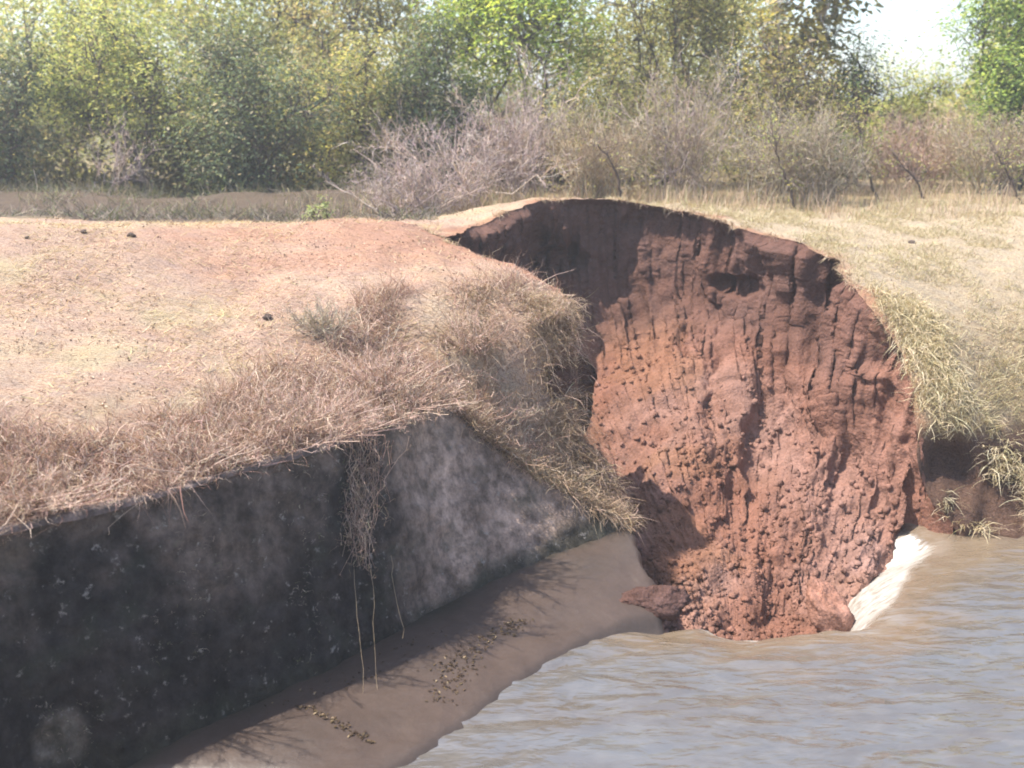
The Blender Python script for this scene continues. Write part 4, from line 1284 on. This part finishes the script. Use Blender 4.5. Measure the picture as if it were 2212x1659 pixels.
# long grass hanging over the undercut shore
S_ = np.vstack([rim_xy[-60:], shore_xy[1:40]])
i = rng.integers(0, len(S_), 9000)
p = S_[i] + np.stack([rng.uniform(0.0, 0.5, 9000), rng.uniform(0.05, 0.55, 9000)], 1)
p = p[~inside(p, poly_c)]
R = np.column_stack([p, ground_fast(p)])
R = R[(R[:, 2] > 0.85 - 0.45 * smooth(4.2, 4.45, R[:, 0])) & (R[:, 0] > 3.45)]
p = np.stack([rng.uniform(3.75, 5.4, 5200), rng.uniform(7.86, 8.25, 5200)], 1)
p = p[(ground_fast(p) < 0.34) | (p[:, 0] > 4.15)]
p = p[(fbm(np.column_stack([p, p[:, 0] * 0]), 3.0, 2, seed=50) > -0.05) & ~inside(p, poly_c)]
R = np.vstack([R, np.column_stack([p, ground_fast(p)])])
n = len(R)
b = Bag()
V, F, C = blades(rng, R, 0.07 + 0.26 * rng.random(n) ** 1.6, rng.uniform(0.0018, 0.004, n), rng.uniform(0.5, 0.95, n), rng.uniform(0.3, 1.0, n),
                 [((0.54, 0.45, 0.29), 4), ((0.60, 0.52, 0.36), 4), ((0.36, 0.29, 0.15), 2)], K=5, curl=0.06, az=rng.normal(-1.9, 0.9, n))
b.add(V, F, C)
tag(b.build('shore_grass', M_DRY), 'long yellow green grass drooping over the undercut shore', 'grass', kind='stuff')

# tall pale grass in front of the brushwood
def kf(p):
    nn = fbm(np.column_stack([p, p[:, 0] * 0]), 1.2, 3, seed=46)
    return np.clip(0.5 + nn, 0, 1) * smooth(-3.2, -1.0, p[:, 0]) * smooth(12.4, 13.2, p[:, 1] + 0.12 * np.abs(p[:, 0] - 1))
R = scatter(rng, 10000, (-3.0, 8.5, 12.3, 15.5), kf)
n = len(R)
b = Bag()
V, F, C = blades(rng, R, 0.08 + 0.34 * rng.random(n) ** 2, rng.uniform(0.002, 0.0045, n), rng.uniform(0.02, 0.6, n), rng.uniform(0.0, 0.3, n), D_STRAW + [((0.55, 0.42, 0.33), 3), ((0.34, 0.34, 0.17), 1.5)], K=4, curl=0.02)
b.add(V, F, C)
tag(b.build('tall_grass', M_DRY), 'tall pale grass along the foot of the brushwood', 'grass', kind='stuff')

# weeds and litter in the shade below the left bushes
def kf(p):
    nn = fbm(np.column_stack([p, p[:, 0] * 0]), 1.0, 3, seed=47)
    return np.clip(0.45 + 0.9 * nn, 0, 1) * (p[:, 0] < 0.5)
R = scatter(rng, 12000, (-10, 0.5, 13.2, 18.0), kf)
n = len(R)
b = Bag()
V, F, C = blades(rng, R, 0.05 + 0.28 * rng.random(n) ** 2, rng.uniform(0.003, 0.007, n), rng.uniform(0.1, 0.9, n), rng.uniform(0.0, 0.5, n), [((0.26, 0.23, 0.13), 4), ((0.18, 0.19, 0.08), 3), ((0.38, 0.33, 0.21), 2)], K=4, curl=0.03)
b.add(V, F, C)
R = scatter(rng, 9000, (-9, -0.9, 11.8, 15.2), kf)
n = len(R)
V, F, C = blades(rng, R, 0.06 + 0.30 * rng.random(n) ** 2, rng.uniform(0.003, 0.008, n), rng.uniform(0.6, 0.98, n), rng.uniform(0.0, 0.3, n), [((0.20, 0.17, 0.14), 4), ((0.12, 0.10, 0.085), 4), ((0.33, 0.28, 0.22), 2), ((0.13, 0.15, 0.07), 2)], K=4, curl=0.10)
b.add(V, F, C)
tag(b.build('weeds', M_DRY), 'straggling weeds on the shaded ground under the bushes', 'weeds', kind='stuff')

# ------------------------------------------------------------------ dry shrubs on the near bank
NB = 'dry shrubs on the near bank'
def nb(label, xv, yv, D, h, rx, seed, pal, **kw):
    p = U(xv, yv, D); p[2] = gz_at(p[0], p[1]) - 0.02
    kw.setdefault('width', 0.0032)
    return brush('dry_shrub', label, 'shrub', 0, 0, h, rx, seed, pal, base=p, group=NB, **kw)
nb('brown dry shrub on the nose above the slab corner', 1010, 745, 7.9, 0.34, 0.42, 501, D_PINK + [((0.26, 0.18, 0.12), 5)], n0=50, n1=8, n2=6, fan=0.9)
nb('greyish dry shrub on the open straw left of the nose shrub', 700, 745, 7.6, 0.30, 0.30, 502, D_GREY, n0=36, n1=7, n2=6, fan=0.8)
nb('pinkish dry shrub between the straw and the slab corner', 820, 850, 7.0, 0.34, 0.42, 503, D_PINK, n0=54, n1=8, n2=6, fan=0.9)
nb('pinkish twiggy shrub over the upper end of the dark wall', 640, 950, 6.2, 0.30, 0.45, 504, D_PINK, n0=54, n1=8, n2=6, fan=1.0)
nb('straw coloured shrub on the rim of the breach nose', 1170, 700, 8.3, 0.24, 0.34, 505, D_STRAW + D_PINK, n0=44, n1=8, n2=6, fan=0.9)
nb('low straw shrub halfway along the wall top', 400, 1000, 5.6, 0.24, 0.40, 506, D_PINK, n0=44, n1=8, n2=6, fan=1.0)
nb('low pink shrub at the wall top by the picture edge', 90, 1090, 5.0, 0.22, 0.40, 507, D_PINK, n0=44, n1=8, n2=6, fan=1.0)

nb('brown dry shrub drooping over the pale slab corner', 925, 872, 7.25, 0.24, 0.34, 508, D_PINK + [((0.26, 0.18, 0.12), 5)], n0=50, n1=8, n2=6, fan=1.1)
nb('thin dry shrub in the joint halfway down the pale slab', 1090, 935, 7.7, 0.22, 0.28, 509, D_PINK + D_GREY, n0=36, n1=8, n2=6, fan=1.1)
nb('thin dry shrub low in the joint at the foot of the pale slab', 1230, 1050, 7.72, 0.18, 0.22, 510, D_GREY + D_STRAW, n0=30, n1=7, n2=6, fan=1.1)

nb('pale tangled shrub draped over the wall top beside the hanging weed', 690, 985, 6.15, 0.22, 0.42, 511, D_PINK, n0=60, n1=8, n2=6, fan=1.3)
nb('reddish tangled shrub draped over the rounded top of the slab', 855, 905, 6.85, 0.24, 0.40, 512, D_PINK + [((0.26, 0.18, 0.12), 4)], n0=56, n1=8, n2=6, fan=1.3)

# hanging weed over the wall
def hanging_plant():
    rng = np.random.default_rng(61)
    top_p = U(770, 940, 6.35)
    e = empty('hanging_plant', tuple(top_p), 'pale dry weed dangling down the face of the dark wall', 'plant')
    mid = U(785, 1215, 5.85)
    n = 60
    t0 = rng.random(n)
    a = np.tile(top_p, (n, 1)) + rng.normal(size=(n, 3)) * (0.11, 0.07, 0.03)
    c = np.tile(mid, (n, 1)) + rng.normal(size=(n, 3)) * (0.06, 0.04, 0.05)
    c = a + (c - a) * (0.35 + 0.7 * t0)[:, None]
    P = wander(rng, a - top_p, c - top_p, 12, np.full(n, 0.032))
    V, F = tubes(P, 0.0022 * np.linspace(1.2, 0.5, 12)[None] * np.ones((n, 1)), 3)
    mesh_np('stems', V, F, M_DRY, np.repeat(blend_cols(rng, n, D_PINK), 36, 0), parent=e)
    m = 1500
    i = rng.integers(0, n, m); k = (12 * rng.random(m) ** 0.7).astype(int)
    V, F, C = blades(rng, P[i, k], rng.uniform(0.02, 0.10, m), np.full(m, 0.0014), rng.uniform(0.3, 1, m), rng.uniform(0.2, 1.2, m), D_PINK + D_STRAW + [((0.25, 0.17, 0.12), 4)], K=5, curl=0.16)
    mesh_np('twigs', V, F, M_DRY, C, parent=e)
    q = np.array([(U(765, 1230, 5.84), U(770, 1300, 5.66), U(790, 1420, 5.45), U(793, 1555, 5.30)), (U(800, 1230, 5.84), U(802, 1310, 5.7), U(806, 1420, 5.5), U(822, 1590, 5.28)),
                  (U(845, 1200, 6.0), U(850, 1290, 5.85), U(868, 1350, 5.75), U(872, 1385, 5.7))]) - top_p
    Q = np.stack([resample(t, n=10) for t in q])
    Q[:, 1:] += np.cumsum(rng.normal(size=(3, 9, 3)) * (0.011, 0.006, 0.004), 1)
    V, F = tubes(Q, np.full((3, 10), 0.0015), 3)
    mesh_np('trailing_stems', V, F, M_DRY, np.tile((0.42, 0.33, 0.22), (len(V), 1)), parent=e)
hanging_plant()

# small weeds rooted in the lining
rng = np.random.default_rng(71)
i = rng.integers(int(nu * 0.30), nu, 900); j = (rng.random(900) ** 1.3 * nv * 0.95).astype(int)
ok = fbm(L[i, j], 1.6, 2, seed=72) > 0.3
R = L[i[ok], j[ok]]
R = np.repeat(R, 5, 0) + rng.normal(size=(len(R) * 5, 3)) * 0.02
n = len(R)
V, F, C = blades(rng, R, rng.uniform(0.015, 0.06, n), rng.uniform(0.001, 0.0024, n), rng.uniform(0.4, 1, n), rng.uniform(0.0, 1.0, n), [((0.28, 0.24, 0.20), 3), ((0.40, 0.35, 0.28), 2), ((0.12, 0.13, 0.07), 3)], K=4, curl=0.16, az=rng.normal(-0.75, 1.2, n))
tag(mesh_np('wall_weeds', V, F, M_DRY, C), 'sparse dry weeds rooted in the lining wall', 'weeds', kind='stuff')

# leaf litter washed up in streaks on the silt
rng = np.random.default_rng(81)
pts = []
for (x0, y0, x1, y1, D0, D1, k, sp) in [(1130, 1325, 960, 1470, 6.3, 5.62, 170, 16), (1010, 1440, 940, 1545, 5.75, 5.3, 90, 20), (660, 1580, 800, 1650, 5.2, 4.92, 110, 12), (640, 1565, 1000, 1380, 5.2, 6.1, 60, 40)]:
    t = rng.random(k)
    for tt in t:
        q_ = U(x0 + (x1 - x0) * tt + rng.normal() * sp, y0 + (y1 - y0) * tt + rng.normal() * sp * 0.7, D0 + (D1 - D0) * tt)
        pts.append(q_)
pts = np.array(pts)
# drop each leaf on the apron
Axy = A[:nu2].reshape(-1, 3)
for k in range(len(pts)):
    pts[k, 2] = Axy[((Axy[:, :2] - pts[k, :2]) ** 2).sum(1).argmin(), 2] + 0.006
V, F, C = leaves(rng, pts, 0.026, [((0.05, 0.033, 0.022), 5), ((0.10, 0.07, 0.04), 3), ((0.25, 0.19, 0.12), 1)], up=2.0, aspect=0.5)
tag(mesh_np('leaf_litter', V, F, M_DRY, C, False), 'dark leaf litter washed up in streaks on the silt', 'leaf litter', kind='stuff')

# dry clods lying on the bank top
CG = 'small clods on the bank top'
for lab, xv, yv, D, s, sd_ in [('round dark clod on the yellow grass, larger of the pair', 285, 517, 9.0, 0.036, 1), ('round dark clod on the yellow grass, smaller of the pair', 182, 512, 9.0, 0.03, 2),
                               ('dark lump beside the greyish dry shrub on the straw', 578, 690, 7.8, 0.034, 3), ('small dark clod on the pale grass past the breach', 1970, 527, 11.2, 0.036, 4),
                               ('tiny dark clod in the pink dust by the picture edge', 58, 520, 8.7, 0.02, 5)]:
    p = U(xv, yv, D)
    clod('soil_clod', lab, (p[0], p[1], gz_at(p[0], p[1]) + s * 0.4), (s * 1.2, s, s * 0.75), 30 + sd_, (0.10, 0.07, 0.055), group=CG, sub=14)

# scattered dead bits, dung crumbs and straw over the bank tops
rng = np.random.default_rng(91)
def kf(p):
    nn = fbm(np.column_stack([p, p[:, 0] * 0]), 1.1, 3, seed=48)
    return np.clip(0.3 + 0.9 * nn, 0.05, 1)
R = scatter(rng, 5200, (-5.2, 6.4, 4.6, 12.8), kf) + (0, 0, 0.012)
V, F, C = leaves(rng, R, 0.022, [((0.20, 0.125, 0.09), 5), ((0.30, 0.20, 0.14), 3), ((0.10, 0.065, 0.05), 3), ((0.62, 0.52, 0.38), 2)], up=0.8, aspect=0.5)
tag(mesh_np('litter', V, F, M_DRY, C, False), 'dead leaf bits and crumbs strewn over the bank tops', 'litter', kind='stuff')

# ------------------------------------------------------------------ thin dusty air
m = bpy.data.materials.new('dusty_air'); m.use_nodes = True
nt = m.node_tree
nt.nodes.remove(nt.nodes['Principled BSDF'])
pv = nt.nodes.new('ShaderNodeVolumePrincipled')
pv.inputs['Color'].default_value = (0.93, 0.95, 0.97, 1)
pv.inputs['Density'].default_value = 0.0042
pv.inputs['Anisotropy'].default_value = 0.3
nt.links.new(pv.outputs[0], nt.nodes['Material Output'].inputs['Volume'])
m.cycles.homogeneous_volume = True
hx, hy0, hy1, hz0, hz1 = 720.0, -80.0, 1650.0, -4.0, 9.5
HV = np.array([(-hx, hy0, hz0), (hx, hy0, hz0), (hx, hy1, hz0), (-hx, hy1, hz0), (-hx, hy0, hz1), (hx, hy0, hz1), (hx, hy1, hz1), (-hx, hy1, hz1)])
HF = np.array([(0, 3, 2, 1), (4, 5, 6, 7), (0, 1, 5, 4), (1, 2, 6, 5), (2, 3, 7, 6), (3, 0, 4, 7)])
tag(mesh_np('haze', HV, HF, m, smooth_shade=False), 'thin dusty air over the canal and fields', 'haze', kind='stuff')
